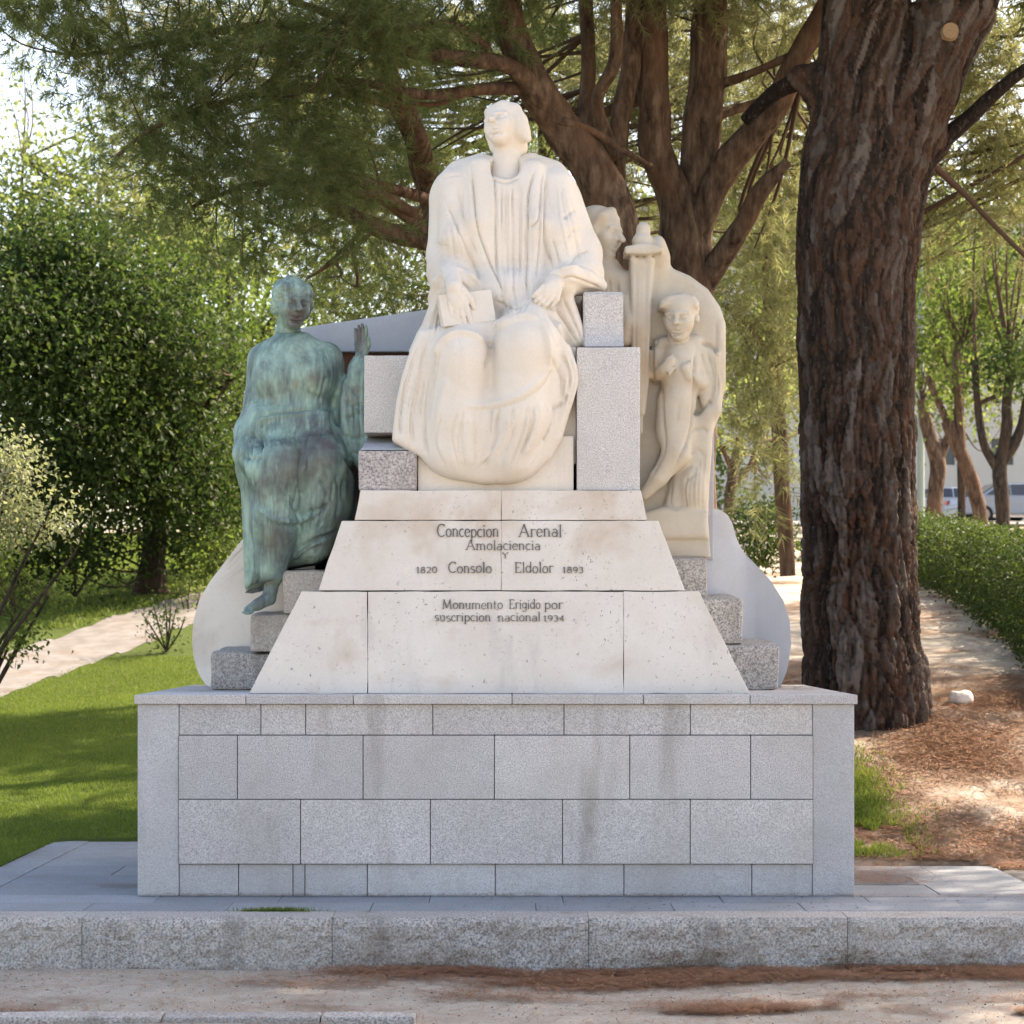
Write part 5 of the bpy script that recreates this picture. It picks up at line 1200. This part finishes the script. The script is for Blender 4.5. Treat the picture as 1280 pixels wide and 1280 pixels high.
for i, (px, y, lab) in enumerate(((-60, 44, 'distant tree beyond the lawn at the far left'), (120, 48, 'distant tree beyond the path behind the dark tree'), (260, 46, 'distant tree just left of the bronze figure'), (430, 50, 'distant tree hidden behind the bronze statue'), (600, 52, 'distant tree straight behind the throne'), (-200, 40, 'distant tree cut off by the left edge of the view'), (-340, 38, 'outermost distant tree past the left edge'), (760, 50, 'distant tree behind the leaning pine trunk'))):
    gz = float(H((px-VPX)*(CAM_D+y)/FOC, y)); b = np.array([(px-VPX)*(CAM_D+y)/FOC, y, gz])
    tree('leafy_tree', lab, b, [[(*(b+np.array([0, 0, -.1])), .3), (*(b+np.array([.1, 0, 3])), .24), (*(b+np.array([.2, .1, 7])), .12)]],
         [(b+np.array([0, 0, 4.6]), (3.2, 2.2, 2.6), 1.), (b+np.array([.8, 0, 1.8]), (3.0, 2., 1.7), 1.)]+([(b+np.array([0, 0, 8]), (2.6, 2, 2.2), .6)] if i in (1, 2, 3, 4) else []),
         'leaf', M['leaf_mid'], M['bark_grey'], 7, 'distant trees', twigs=34, leaf=.19, clump_r=.55, frac=.2)
# shrubs
def shrub(label, base_px, stems, blobs, mat, per, leaf, twigs, clump_r, stem_r=2.0, frac=.5, cat='shrub', name='shrub', bark=None):
    px, py, y = base_px; b = W(px, py, y); b[2] = float(H(b[0], b[1]))
    lim = [[(px, py+3, y, stem_r), ((px+sx)/2+random.uniform(-4, 4), (py+sy)/2, y, stem_r*.8), (sx, sy, y, stem_r*.4)] for sx, sy in stems]
    return tree(name, label, b, lim, blobs, 'leaf', mat, bark or M['bark_grey'], per, cat=cat, twigs=twigs, leaf=leaf, clump_r=clump_r, frac=frac, tw=.008, sides=6, wob=.02)
shrub('sunlit shrub with sun-bright leaf colour reaching in from the left edge', (-60, 900, 9.5), [(60, 640), (95, 690), (20, 560), (30, 760), (-10, 600)],
      [bl(10, 570, 9.3, 38, 40), bl(35, 615, 9.3, 36, 30), bl(80, 635, 9.2, 22, 18, dens=.8), bl(10, 650, 9.6, 40, 30), bl(60, 660, 9.5, 30, 16, dens=.7), bl(-40, 620, 9.6, 60, 100)], M['leaf_sunlit'], 110, .062, 17, .13, 3.5)
shrub('dark-leaved low shrub at the lower left edge', (-30, 900, 10.5), [(20, 760), (60, 745), (10, 810)],
      [bl(0, 740, 10.6, 45, 40, dens=.9), bl(20, 800, 10.4, 28, 30, dens=.9), bl(60, 740, 10.8, 35, 22, dens=.7), bl(-20, 690, 10.6, 50, 40)], M['leaf_mid'], 90, .07, 16, .14, 3.5)
shrub('thin rose bush growing on the lawn beside the path', (208, 812, 17.0), [(176, 765), (190, 750), (205, 742), (222, 756), (232, 770), (183, 790), (214, 735)],
      [bl(205, 770, 17, 30, 28, dens=.7), bl(208, 804, 17, 17, 12, dens=1.2)], M['leaf_dark'], 70, .055, 14, .10, 1.2, .8)
shrub('dry pale shrub by the wing of the back wall', (236, 775, 20.5), [(225, 735), (240, 725), (250, 740), (232, 745)],
      [bl(236, 748, 20.5, 24, 24)], M['leaf_light'], 60, .05, 12, .14, 1.2, .8)
shrub('green shrub behind the left wing of the wall', (285, 735, 21.5), [(270, 690), (290, 680), (310, 690)],
      [bl(285, 700, 21.5, 42, 38)], M['leaf_mid'], 45, .085, 18, .2, 1.5, .4)
shrub('wide dark green shrub under the dark tree near the path', (95, 742, 21.3), [(60, 690), (90, 680), (130, 690), (30, 700)],
      [bl(60, 700, 21.3, 60, 30), bl(125, 705, 21.5, 45, 22, dens=.7), bl(20, 720, 21, 40, 26)], M['leaf_dark'], 34, .09, 18, .2, 2, .3)
shrub('light green shrub between the dark tree and the bronze statue', (262, 715, 24.5), [(240, 660), (265, 640), (290, 660)],
      [bl(255, 650, 24.5, 45, 50), bl(290, 600, 25, 34, 50, dens=.8), bl(235, 690, 24, 30, 22)], M['leaf_mid'], 26, .10, 18, .24, 2, .3)
# ------------------------------------------------------------------ right: hedge, shrubs and street trees
def hedge(label, pts, width, h0, mat, dens, leaf):
    P = resample(np.array(pts), 40); o = tag(empty('hedge', (P[20][0], P[20][1], float(H(*P[20])))), label, 'hedge')
    n = dens; t = rng.random(n); idx = t*39; i0 = np.floor(idx).astype(int).clip(0, 38); f = (idx-i0)[:, None]; c = P[i0]*(1-f)+P[i0+1]*f
    T = P[i0+1]-P[i0]; T /= np.linalg.norm(T, axis=1, keepdims=True); Nn = np.stack([-T[:, 1], T[:, 0]], 1)
    a = rng.random(n)*math.pi*1.25-.4; rr = rng.random(n)**.35
    off = np.cos(a)*rr; zz = np.clip(np.abs(np.sin(a))*rr, 0, 1)
    xy = c+Nn*(off*width/2)[:, None]*1.0; bump_ = fbm(np.column_stack([xy, zz]), 1.2, 3)
    xy += Nn*(bump_*.12)[:, None]; zz = .07+zz*(h0*(1+.16*bump_))
    z = H(xy[:, 0], xy[:, 1])+zz
    C = np.column_stack([xy, z]); D = np.column_stack([Nn*off[:, None], zz*.7])
    V, F = leaf_crown(C, D, 7, leaf, .075); link('foliage', mesh_np('foliage', V, F), o, mat)
    st_ = []
    for q in P[::1]:
        for _ in range(4):
            b = np.array([q[0]+random.uniform(-.35, .35)*width, q[1]+random.uniform(-.2, .2), 0]); b[2] = float(H(b[0], b[1]))-.03
            st_.append(tube([b, b+np.array([random.uniform(-.08, .08), random.uniform(-.08, .08), .35]), b+np.array([random.uniform(-.2, .2), random.uniform(-.2, .2), h0*.85])], [.012, .010, .005], 4))
    V, Q = merge(st_); tag(link('stems', mesh_np('stems', V, Q, True), o, M['twig']), kind='stuff')
    return o
hedge('clipped green hedge along the path on the right', [(5.75, 6.5), (5.9, 9), (6.15, 13), (6.2, 18), (6.0, 21)], 1.15, .84, M['leaf_hedge'], 9500, .052)
hedge('farther strip of hedge in front of the street', [(5.2, 24), (9, 25), (14, 27)], 1.2, .42, M['leaf_hedge'], 3000, .085)
shrub('feathery green shrub in the gap left of the big pine', (955, 705, 18), [(930, 640), (960, 630), (985, 650), (945, 660)],
      [bl(940, 650, 18, 28, 40), bl(975, 660, 18, 34, 42), bl(955, 690, 17.8, 42, 20), bl(925, 680, 18, 16, 26)], M['leaf_hedge'], 60, .075, 22, .18, 1.5, .3)
SG = 'street trees on the right'
tree('street_tree', 'slim leaning street tree just right of the big pine', W(1168, 665, 40),
     [[(1168, 672, 40, 11), (1168, 620, 40, 10), (1172, 580, 40, 10), (1162, 545, 40, 9), (1152, 500, 40, 6)], [(1172, 585, 40, 6), (1180, 560, 40, 5), (1200, 500, 40, 4)]],
     [bl(1165, 430, 40, 45, 50), bl(1190, 380, 40, 40, 40, dens=.8), bl(1160, 340, 41, 40, 40, dens=.7)], 'leaf', M['leaf_mid'], M['bark_far'], 10, SG, twigs=36, leaf=.14, clump_r=.45)
tree('street_tree', 'street tree with a trunk bent to the left', W(1226, 668, 36),
     [[(1228, 675, 36, 9), (1222, 630, 36, 9), (1210, 590, 36, 9), (1194, 550, 36, 9), (1182, 525, 36, 8)], [(1200, 560, 36, 8), (1198, 500, 36, 5), (1195, 440, 36, 4), (1205, 430, 36, 3)], [(1190, 540, 36, 5), (1160, 470, 36, 4)]],
     [bl(1195, 480, 36, 38, 34, dens=.8), bl(1230, 400, 36, 50, 50), bl(1190, 340, 36, 50, 45, dens=.8), bl(1250, 320, 36, 45, 50, dens=.8)], 'leaf', M['leaf_mid'], M['bark_far'], 10, SG, twigs=36, leaf=.13, clump_r=.42)
tree('street_tree', 'dark forked street tree near the right edge', W(1254, 668, 34),
     [[(1254, 680, 34, 9), (1252, 620, 34, 9), (1250, 580, 34, 9), (1258, 540, 34, 7), (1262, 440, 34, 5)], [(1250, 590, 34, 7), (1230, 555, 34, 6), (1222, 500, 34, 5), (1220, 450, 34, 5)], [(1252, 580, 34, 7), (1275, 540, 34, 6), (1290, 470, 34, 5)], [(1222, 505, 34, 3), (1245, 495, 34, 3)]],
     [bl(1262, 470, 33.5, 34, 26, dens=1.1), bl(1250, 440, 33.5, 34, 22, dens=1.1), bl(1285, 430, 34, 40, 40), bl(1260, 240, 34, 60, 60, dens=.7)], 'leaf', M['leaf_dark'], M['bark_grey'], 13, SG, twigs=36, leaf=.13, clump_r=.4)
tree('street_tree', 'straight thin dark trunk between the two bent trees', W(1202, 668, 44),
     [[(1202, 675, 44, 5), (1202, 560, 44, 5), (1200, 470, 44, 4)]], [bl(1170, 520, 46, 45, 30, dens=.5), bl(1230, 530, 46, 30, 20, dens=.4), bl(1200, 420, 46, 80, 60, dens=.6)], 'leaf', M['leaf_light'], M['bark_grey'], 7, SG, twigs=34, leaf=.16, clump_r=.5)
tree('park_tree', 'small crooked tree behind the shrub left of the big pine', W(912, 650, 26),
     [[(910, 665, 26, 7), (912, 620, 26, 6.5), (918, 580, 26, 6), (926, 545, 26, 5)], [(916, 590, 26, 4), (902, 555, 26, 3)], [(914, 610, 26, 4), (935, 585, 26.3, 3), (950, 540, 26.5, 2)]],
     [bl(925, 510, 26, 34, 28), bl(980, 500, 30, 40, 40, dens=.8), bl(905, 540, 26, 20, 20), bl(960, 560, 31, 40, 26, dens=.5)], 'leaf', M['leaf_light'], M['bark_far'], 13, SG, twigs=34, leaf=.11, clump_r=.34)
for i, (px, y, lab) in enumerate(((900, 50, 'far leafy tree left of the small crooked tree'), (1010, 54, 'far leafy tree behind the big pine trunk'), (1120, 56, 'far leafy tree over the parked cars'), (1310, 50, 'far leafy tree beyond the right edge'))):
    x_ = (px-VPX)*(CAM_D+y)/FOC; b = np.array([x_, y, float(H(x_, y))])
    tree('street_tree', lab, b, [[(*(b+np.array([0, 0, -.1])), .2), (*(b+np.array([.1, 0, 3])), .16), (*(b+np.array([.2, .1, 7])), .1)]],
         [(b+np.array([0, 0, 5.6]), (3.0, 2.2, 2.4), .9), (b+np.array([.5, 0, 9.]), (3.2, 2., 2.4), .9)],
         'leaf', M['leaf_light'], M['bark_grey'], 6, 'far street trees', twigs=32, leaf=.2, clump_r=.6, frac=.2)
# ================================================================== far street: building, cars, lamp post
t = NT('facade_plaster'); m_fac = t.fin(t.mix(t.noise(.6, 4), (.62, .58, .5), (.52, .48, .41)), .9, .2)
m_glass = NT('window_glass').fin((.05, .06, .07), .12, .5); m_frame = NT('window_frame').fin((.30, .28, .25), .7, .3)
by = 104.0; bx0, bx1 = 6.0, 46.0; bz0 = float(H(20, by))-.2
bd = tag(empty('apartment_building', (26, by+4, bz0)), 'pale apartment block with rows of windows across the street', 'building')
floors = 5; fh = 3.3; cols = 13; cw = (bx1-bx0)/cols
# wall built as piers and bands so that the windows sit in real openings
for c in range(cols+1):
    xx = bx0+c*cw; block('pier', box8(max(bx0, xx-.95), min(bx1, xx+.95), by, by+.5, bz0, bz0+floors*fh+1), m_fac, bd, 0)
for f in range(floors+1):
    z0 = bz0 if f == 0 else bz0+f*fh-1.0
    block('wall_band', box8(bx0+.01, bx1-.01, by+.01, by+.48, z0, bz0+f*fh+.9 if f < floors else bz0+f*fh+.99), m_fac, bd, 0)
block('roof', box8(bx0-.4, bx1+.4, by-.4, by+11, bz0+floors*fh+1, bz0+floors*fh+1.35), m_frame, bd, .02)
block('side_wall', box8(bx0, bx0+.4, by+.5, by+10.5, bz0, bz0+floors*fh+.99), m_fac, bd, 0); block('side_wall', box8(bx1-.4, bx1, by+.5, by+10.5, bz0, bz0+floors*fh+.99), m_fac, bd, 0)
for f in range(floors):
    for c in range(cols):
        x0 = bx0+c*cw+.95; x1 = bx0+(c+1)*cw-.95; z0 = bz0+f*fh+.9; z1 = bz0+(f+1)*fh-1.0
        wn = block('window', box8(x0, x1, by+.2, by+.26, z0, z1), m_glass, bd, 0)
        block('mullion', box8((x0+x1)/2-.05, (x0+x1)/2+.05, by+.15, by+.199, z0, z1), m_frame, wn, 0)
def car(label, x, y, col, rot=0, group='cars parked along the far street'):
    z = float(H(x, y))+.04; o = tag(empty('parked_car', (x, y, z)), label, 'car', group); o.rotation_euler[2] = rot
    paint = NT('car_paint'); paint = paint.fin(col, .25, .5)
    tyre = NT('tyre').fin((.02, .02, .02), .9, .2); lamp = NT('tail_lamp').fin((.35, .02, .02), .3, .5)
    def lk(name, bm, mat, par=o, sm=False): ob = bpy.data.objects.new(name, from_bm(name, bm, sm)); COL.objects.link(ob); ob.parent = par; ob.data.materials.append(mat); return ob
    prof = [(-2.15, .32), (-2.2, .62), (-2.1, .88), (-1.45, .95), (-.75, 1.40), (.55, 1.44), (1.2, 1.0), (2.0, .86), (2.18, .6), (2.12, .3)]
    bm = bmesh.new()
    def wid(zz): return .86 if zz < .97 else .86-(zz-.97)*.42
    L_ = [bm.verts.new((a, -wid(b), b)) for a, b in prof]; R_ = [bm.verts.new((a, wid(b), b)) for a, b in prof]
    bm.faces.new(L_); bm.faces.new(R_[::-1])
    for i in range(len(prof)): j = (i+1) % len(prof); bm.faces.new((L_[i], R_[i], R_[j], L_[j]))
    bmesh.ops.recalc_face_normals(bm, faces=bm.faces); bmesh.ops.bevel(bm, geom=list(bm.edges), offset=.05, segments=3, affect='EDGES')
    lk('body', bm, paint)
    for sgn in (-1, 1):
        for a0, a1, b0, b1 in ((-1.3, -.42, -.72, -.42), (-.36, .98, -.36, .5)):
            bm = bmesh.new(); q = [(a0, .98), (a1, .98), (b1, 1.36), (b0, 1.36)]
            f = [bm.verts.new((a, sgn*(wid(b)+.012), b)) for a, b in q]; g = [bm.verts.new((a, sgn*(wid(b)-.02), b)) for a, b in q]
            bm.faces.new(f); bm.faces.new(g[::-1])
            for i in range(4): j = (i+1) % 4; bm.faces.new((f[i], g[i], g[j], f[j]))
            bmesh.ops.recalc_face_normals(bm, faces=bm.faces); lk('side_window', bm, m_glass)
        for wx in (-1.35, 1.35):
            bm = bmesh.new(); bmesh.ops.create_cone(bm, cap_ends=True, segments=20, radius1=.31, radius2=.31, depth=.2)
            bmesh.ops.rotate(bm, verts=bm.verts, matrix=Matrix.Rotation(math.pi/2, 3, 'X')); bmesh.ops.translate(bm, verts=bm.verts, vec=(wx, sgn*.78, .31)); wh = lk('wheel', bm, tyre)
            bm = bmesh.new(); bmesh.ops.create_cone(bm, cap_ends=True, segments=14, radius1=.19, radius2=.17, depth=.03)
            bmesh.ops.rotate(bm, verts=bm.verts, matrix=Matrix.Rotation(math.pi/2, 3, 'X')); bmesh.ops.translate(bm, verts=bm.verts, vec=(wx, sgn*.89, .31)); lk('rim', bm, m_frame, wh)
        bm = bmesh.new(); bmesh.ops.create_cube(bm, size=1, matrix=Matrix.Translation((-2.12, sgn*.66, .76)) @ Matrix.Diagonal((.16, .34, .17, 1))); bmesh.ops.bevel(bm, geom=list(bm.edges), offset=.03, segments=2, affect='EDGES'); lk('tail_light', bm, lamp)
    for q, nm in (([(-1.40, 1.0), (-.80, 1.38)], 'rear_window'), ([(.62, 1.40), (1.15, 1.04)], 'windscreen')):
        bm = bmesh.new(); (a0, b0), (a1, b1) = q; v = [bm.verts.new(p) for p in ((a0, -.66, b0+.02), (a0, .66, b0+.02), (a1, .58, b1+.03), (a1, -.58, b1+.03))]
        f = bm.faces.new(v); r = bmesh.ops.extrude_face_region(bm, geom=[f]); bmesh.ops.translate(bm, verts=[g for g in r['geom'] if isinstance(g, bmesh.types.BMVert)], vec=(0, 0, -.05)); bmesh.ops.recalc_face_normals(bm, faces=bm.faces); lk(nm, bm, m_glass)
    bm = bmesh.new(); bmesh.ops.create_cube(bm, size=1, matrix=Matrix.Translation((-2.19, 0, .42)) @ Matrix.Diagonal((.08, 1.6, .16, 1))); bmesh.ops.bevel(bm, geom=list(bm.edges), offset=.02, segments=2, affect='EDGES'); lk('bumper', bm, paint)
    return o
car('white saloon car parked at the right edge of the view', (1322-VPX)*86/FOC, 72, (.75, .76, .78), .35)
car('silver car parked between the street tree trunks', (1196-VPX)*92/FOC, 78, (.42, .44, .47), .1)
car('dark car parked left of the silver one', (1150-VPX)*94/FOC, 80, (.05, .055, .07), .1)
car('nearer grey-blue car with only its roof over the hedge', (1266-VPX)*78/FOC, 64.0, (.22, .26, .32), .15)
lp = tag(empty('lamp_post', tuple(W(1151, 672, 42))), 'pale green metal lamp post beside the big pine', 'lamp post')
lp.location.z = float(H(lp.location.x, 42))
gm = NT('post_paint').fin((.30, .36, .31), .6, .3)
b = np.array(lp.location)
V, Q = tube([b, b+np.array([0, 0, .5]), b+np.array([0, 0, 7.5])], [.16, .10, .07], 12, n=12); link('post', mesh_np('post', V, Q, True), lp, gm)
V, Q = tube([b, b+np.array([0, 0, .35])], [.22, .19], 12); link('base', mesh_np('base', V, Q, True), lp, gm)
V, Q = tube([b+np.array([0, 0, 7.4]), b+np.array([.5, 0, 7.9]), b+np.array([1.2, 0, 8.0])], [.06, .05, .05], 8); link('arm', mesh_np('arm', V, Q, True), lp, gm)
block('lantern', box8(b[0]+1.1, b[0]+1.75, b[1]-.15, b[1]+.15, b[2]+7.86, b[2]+8.02), gm, lp, .03)

# ================================================================== ground cover
def blades(n, fx, height, wd, lean=.35):
    xy = fx(n); n = len(xy); z = H(xy[:, 0], xy[:, 1])+.015
    a = rng.random(n)*2*math.pi; sdv = np.stack([np.cos(a), np.sin(a), np.zeros(n)], 1); P = np.column_stack([xy, z])
    h = height*rng.uniform(.5, 1.25, n)[:, None]; l = np.column_stack([rng.normal(size=(n, 2))*lean, np.ones(n)])
    V = np.stack([P-sdv*wd, P+sdv*wd, P+l*h], 1).reshape(-1, 3); return V, np.arange(len(V)).reshape(-1, 3)
def path_lower(x): return np.interp(x, [p[0] for p in lo], [p[1] for p in lo])
def lawn_pts(n):
    d = rng.random(n)**.75*17.5+13.2; y = d-CAM_D; px = rng.uniform(-15, 330, n); x = (px-VPX)*d/FOC
    ok = ~((x > -3.52) & (y < 3.6)) & ~((x > -2.4) & (y < 2.6)) & (y > -.9) & (y < path_lower(x)+rng.normal(size=n)*.2)
    return np.column_stack([x, y])[ok]
V, F = blades(190000, lawn_pts, .036, .0042, .45)
tag(link('grass', mesh_np('grass', V, F), None, M['grass']), 'short mown green grass of the lawn on the left', 'grass', kind='stuff')
def far_lawn(n):
    d = rng.uniform(33, 52, n); y = d-CAM_D; px = rng.uniform(-15, 330, n); x = (px-VPX)*d/FOC
    up_ = np.interp(x, [p[0] for p in hi], [p[1] for p in hi]); ok = y > up_+.1
    return np.column_stack([x, y])[ok]
V2, F2 = blades(40000, far_lawn, .06, .010, .45)
tag(link('grass', mesh_np('grass', V2, F2), None, M['grass']), 'band of lawn grass beyond the pale footpath', 'grass', kind='stuff')
def patch(n):
    x = 2.45+np.abs(rng.normal(0, .25, n))*1.0; y = 3.5+rng.normal(0, .9, n); ok = (y > 2.1) & (fbm(np.column_stack([x, y, 0*x]), 2.5, 3) > -.15)
    return np.column_stack([x, y])[ok]
V, F = blades(16000, patch, .05, .0045, .45)
tag(link('grass', mesh_np('grass', V, F), None, M['grass']), 'small patch of grass between the plinth and the big pine', 'grass', kind='stuff')
def tuftp(n): return np.column_stack([rng.normal(xf(345, -.75), .10, n), np.clip(rng.normal(-.755, .012, n), -.79, -.73)])
xy = tuftp(700); 
a = rng.random(700)*6.28; P = np.column_stack([xy, np.full(700, .0)]); sdv = np.stack([np.cos(a), np.sin(a), 0*a], 1)
V = np.stack([P-sdv*.003, P+sdv*.003, P+np.column_stack([rng.normal(size=(700, 2))*.012, rng.uniform(.01, .035, 700)])], 1).reshape(-1, 3)
tag(link('grass', mesh_np('grass', V, np.arange(len(V)).reshape(-1, 3)), None, M['grass']), 'weeds sprouting in the joint of the paving', 'weeds', kind='stuff')
# fallen pine needles
def needles(xy, z, L=.085, wd=.0016, jit=.012):
    n = len(xy); a = rng.random(n)*2*math.pi; d = np.stack([np.cos(a), np.sin(a), rng.normal(size=n)*.10], 1); sdv = np.stack([-np.sin(a), np.cos(a), np.zeros(n)], 1)
    P = np.column_stack([xy, z+rng.random(n)*jit+.004]); l = L*rng.uniform(.5, 1.2, n)[:, None]
    V = np.stack([P-d*l/2-sdv*wd, P-d*l/2+sdv*wd, P+d*l/2], 1).reshape(-1, 3); return V, np.arange(len(V)).reshape(-1, 3)
def drift(n, fn):
    x = rng.uniform(-3.2, 3.4, n); y = rng.uniform(-2.9, -1.05, n); k = fn(x, y); ok = rng.random(n) < k; return x[ok], y[ok]
def dens_front(x, y):
    P = np.column_stack([x, y, 0*x]); nz = fbm(P*np.array([.6, 1.6, 1]), 1.6, 4)
    ridge = np.exp(-((y+1.14-.05*np.sin(x*2))/.22)**2)*sstep(x, -1.6, .4)
    arm_ = np.exp(-((y+1.36+.20*(1.1-x)*.9)/.2)**2)*sstep(x, -.4, .6)*sstep(x, 2.0, 1.0)
    rt = np.exp(-((y+2.35+.1*np.sin(x*3))/.22)**2)*sstep(x, .1, 1.2)*.7
    rag = np.clip(.75+1.9*fbm(P*np.array([1, 2.2, 1]), 3.1, 4), 0, 1.4); ridge = ridge*rag; arm_ = arm_*rag; rt = rt*rag
    return np.clip(ridge*.95+arm_*.6+rt*.7*(nz > .0)+.015+.10*sstep(nz, .15, .5), 0, 1)
x, y = drift(420000, dens_front)
V, F = needles(np.column_stack([x, y]), H(x, y), .10, .0022, .03)
tag(link('pine_litter', mesh_np('pine_litter', V, F), None, M['litter']), 'brown fallen pine needles drifted along the front kerb', 'pine needles', kind='stuff')
n = 260000; d = rng.uniform(15.6, 34, n); y = d-CAM_D; px = rng.uniform(975, 1290, n); x = (px-VPX)*d/FOC
nz = fbm(np.column_stack([x, y*.7, 0*x]), .8, 4); keep = (rng.random(n) < np.clip(.55+1.3*nz, .05, 1)) & ~((x < 3.4) & (y < 2.0)) & (x < 5.9) & (y < 7.5+rng.normal(size=n)*1.2)
x, y = x[keep], y[keep]
V, F = needles(np.column_stack([x, y]), H(x, y)+.002, .12, .0034, .02)
tag(link('pine_litter', mesh_np('pine_litter', V, F), None, M['litter']), 'carpet of brown pine needles around the big pine', 'pine needles', kind='stuff')
# litter on the paving and on the coping
xs_ = np.concatenate([rng.normal(2.45, .22, 2600), rng.uniform(-2.3, 3.3, 1100), rng.normal(-2.45, .12, 160)]); ys_ = np.concatenate([.6+np.abs(rng.normal(0, .8, 2600)), rng.uniform(-.05, -.012, 1100), rng.normal(.5, .06, 160)])
ok = ((xs_ > 2.19) | (ys_ < -.005) | (xs_ < -2.33)) & (xs_ < 3.3) & (ys_ < 2.0)
V, F = needles(np.column_stack([xs_, ys_])[ok], np.full(ok.sum(), .004), .09, .0018, .012)
tag(link('pine_litter', mesh_np('pine_litter', V, F), None, M['litter']), 'pine needles gathered on the paving against the plinth', 'pine needles', kind='stuff')
xs_ = np.concatenate([rng.uniform(1.7, 2.1, 500), rng.uniform(-2.1, -1.6, 160)]); ys_ = np.concatenate([rng.uniform(1.0, 2.2, 500), rng.uniform(.7, 1.1, 160)])
V, F = needles(np.column_stack([xs_, ys_]), np.full(660, CZ1), .09, .0018, .01)
tag(link('pine_litter', mesh_np('pine_litter', V, F), None, M['litter']), 'few pine needles caught on top of the plinth', 'pine needles', kind='stuff')
# small dark crumbs (cones scales, leaves) on the paving
n = 170; x = rng.uniform(-.3, 3.3, n); y = rng.uniform(-.74, -.06, n); a = rng.random(n)*6.28
P = np.column_stack([x, y, np.full(n, .006)]); e1 = np.stack([np.cos(a), np.sin(a), 0*a], 1)*rng.uniform(.005, .014, n)[:, None]; e2 = np.stack([-np.sin(a), np.cos(a), .3+0*a], 1)*rng.uniform(.004, .009, n)[:, None]
V = np.stack([P-e1, P+e2, P+e1, P-e2+np.array([0, 0, .004])], 1).reshape(-1, 3)
tag(link('debris', mesh_np('debris', V, np.arange(len(V)).reshape(-1, 4)), None, M['twig']), 'dark crumbs of bark scattered on the front paving', 'debris', kind='stuff')
# pebbles in the sand
n = 1200; x = rng.uniform(-3, 3.2, n); y = rng.uniform(-2.9, -1.1, n); r = rng.uniform(.003, .009, n)
oc = np.array([[1, 0, 0], [0, 1, 0], [-1, 0, 0], [0, -1, 0], [0, 0, .7], [0, 0, -.5]], float)
V = (oc[None]*r[:, None, None]*rng.uniform(.7, 1.3, (n, 6, 1))+np.column_stack([x, y, H(x, y)+.003])[:, None]).reshape(-1, 3)
f = np.array([[0, 1, 4], [1, 2, 4], [2, 3, 4], [3, 0, 4], [1, 0, 5], [2, 1, 5], [3, 2, 5], [0, 3, 5]]); F = (np.arange(n)[:, None, None]*6+f[None]).reshape(-1, 3)
t = NT('pebble'); r_ = t.n('ShaderNodeNewGeometry').outputs['Random Per Island']; pm = t.fin(t.ramp(r_, [(0, (.2, .17, .14)), (.6, (.42, .37, .31)), (1, (.6, .56, .5))]), .9, .2)
tag(link('pebbles', mesh_np('pebbles', V, F), None, pm), 'small pebbles scattered in the sandy foreground', 'pebbles', kind='stuff')
# pale stone by the big pine
rx, ry = (1200-VPX)*20.6/FOC, 6.6; rz = float(H(rx, ry))
s = SDF((rx-.2, ry-.2, rz-.12), (rx+.22, ry+.2, rz+.22), .012)
s.ell((rx, ry, rz+.03), (.11, .09, .08), .01); s.ell((rx+.05, ry+.02, rz+.05), (.07, .08, .07), .03); s.ell((rx-.05, ry, rz+.08), (.05, .05, .04), .02)
V, Q = s.mesh(); V = V+vnormals(V, Q)*(fbm(V, 18, 3)*.014)[:, None]
tag(link('rock', mesh_np('rock', V, Q, True), None, M['pale']), 'small pale stone lying on the needles beside the big pine', 'rock')
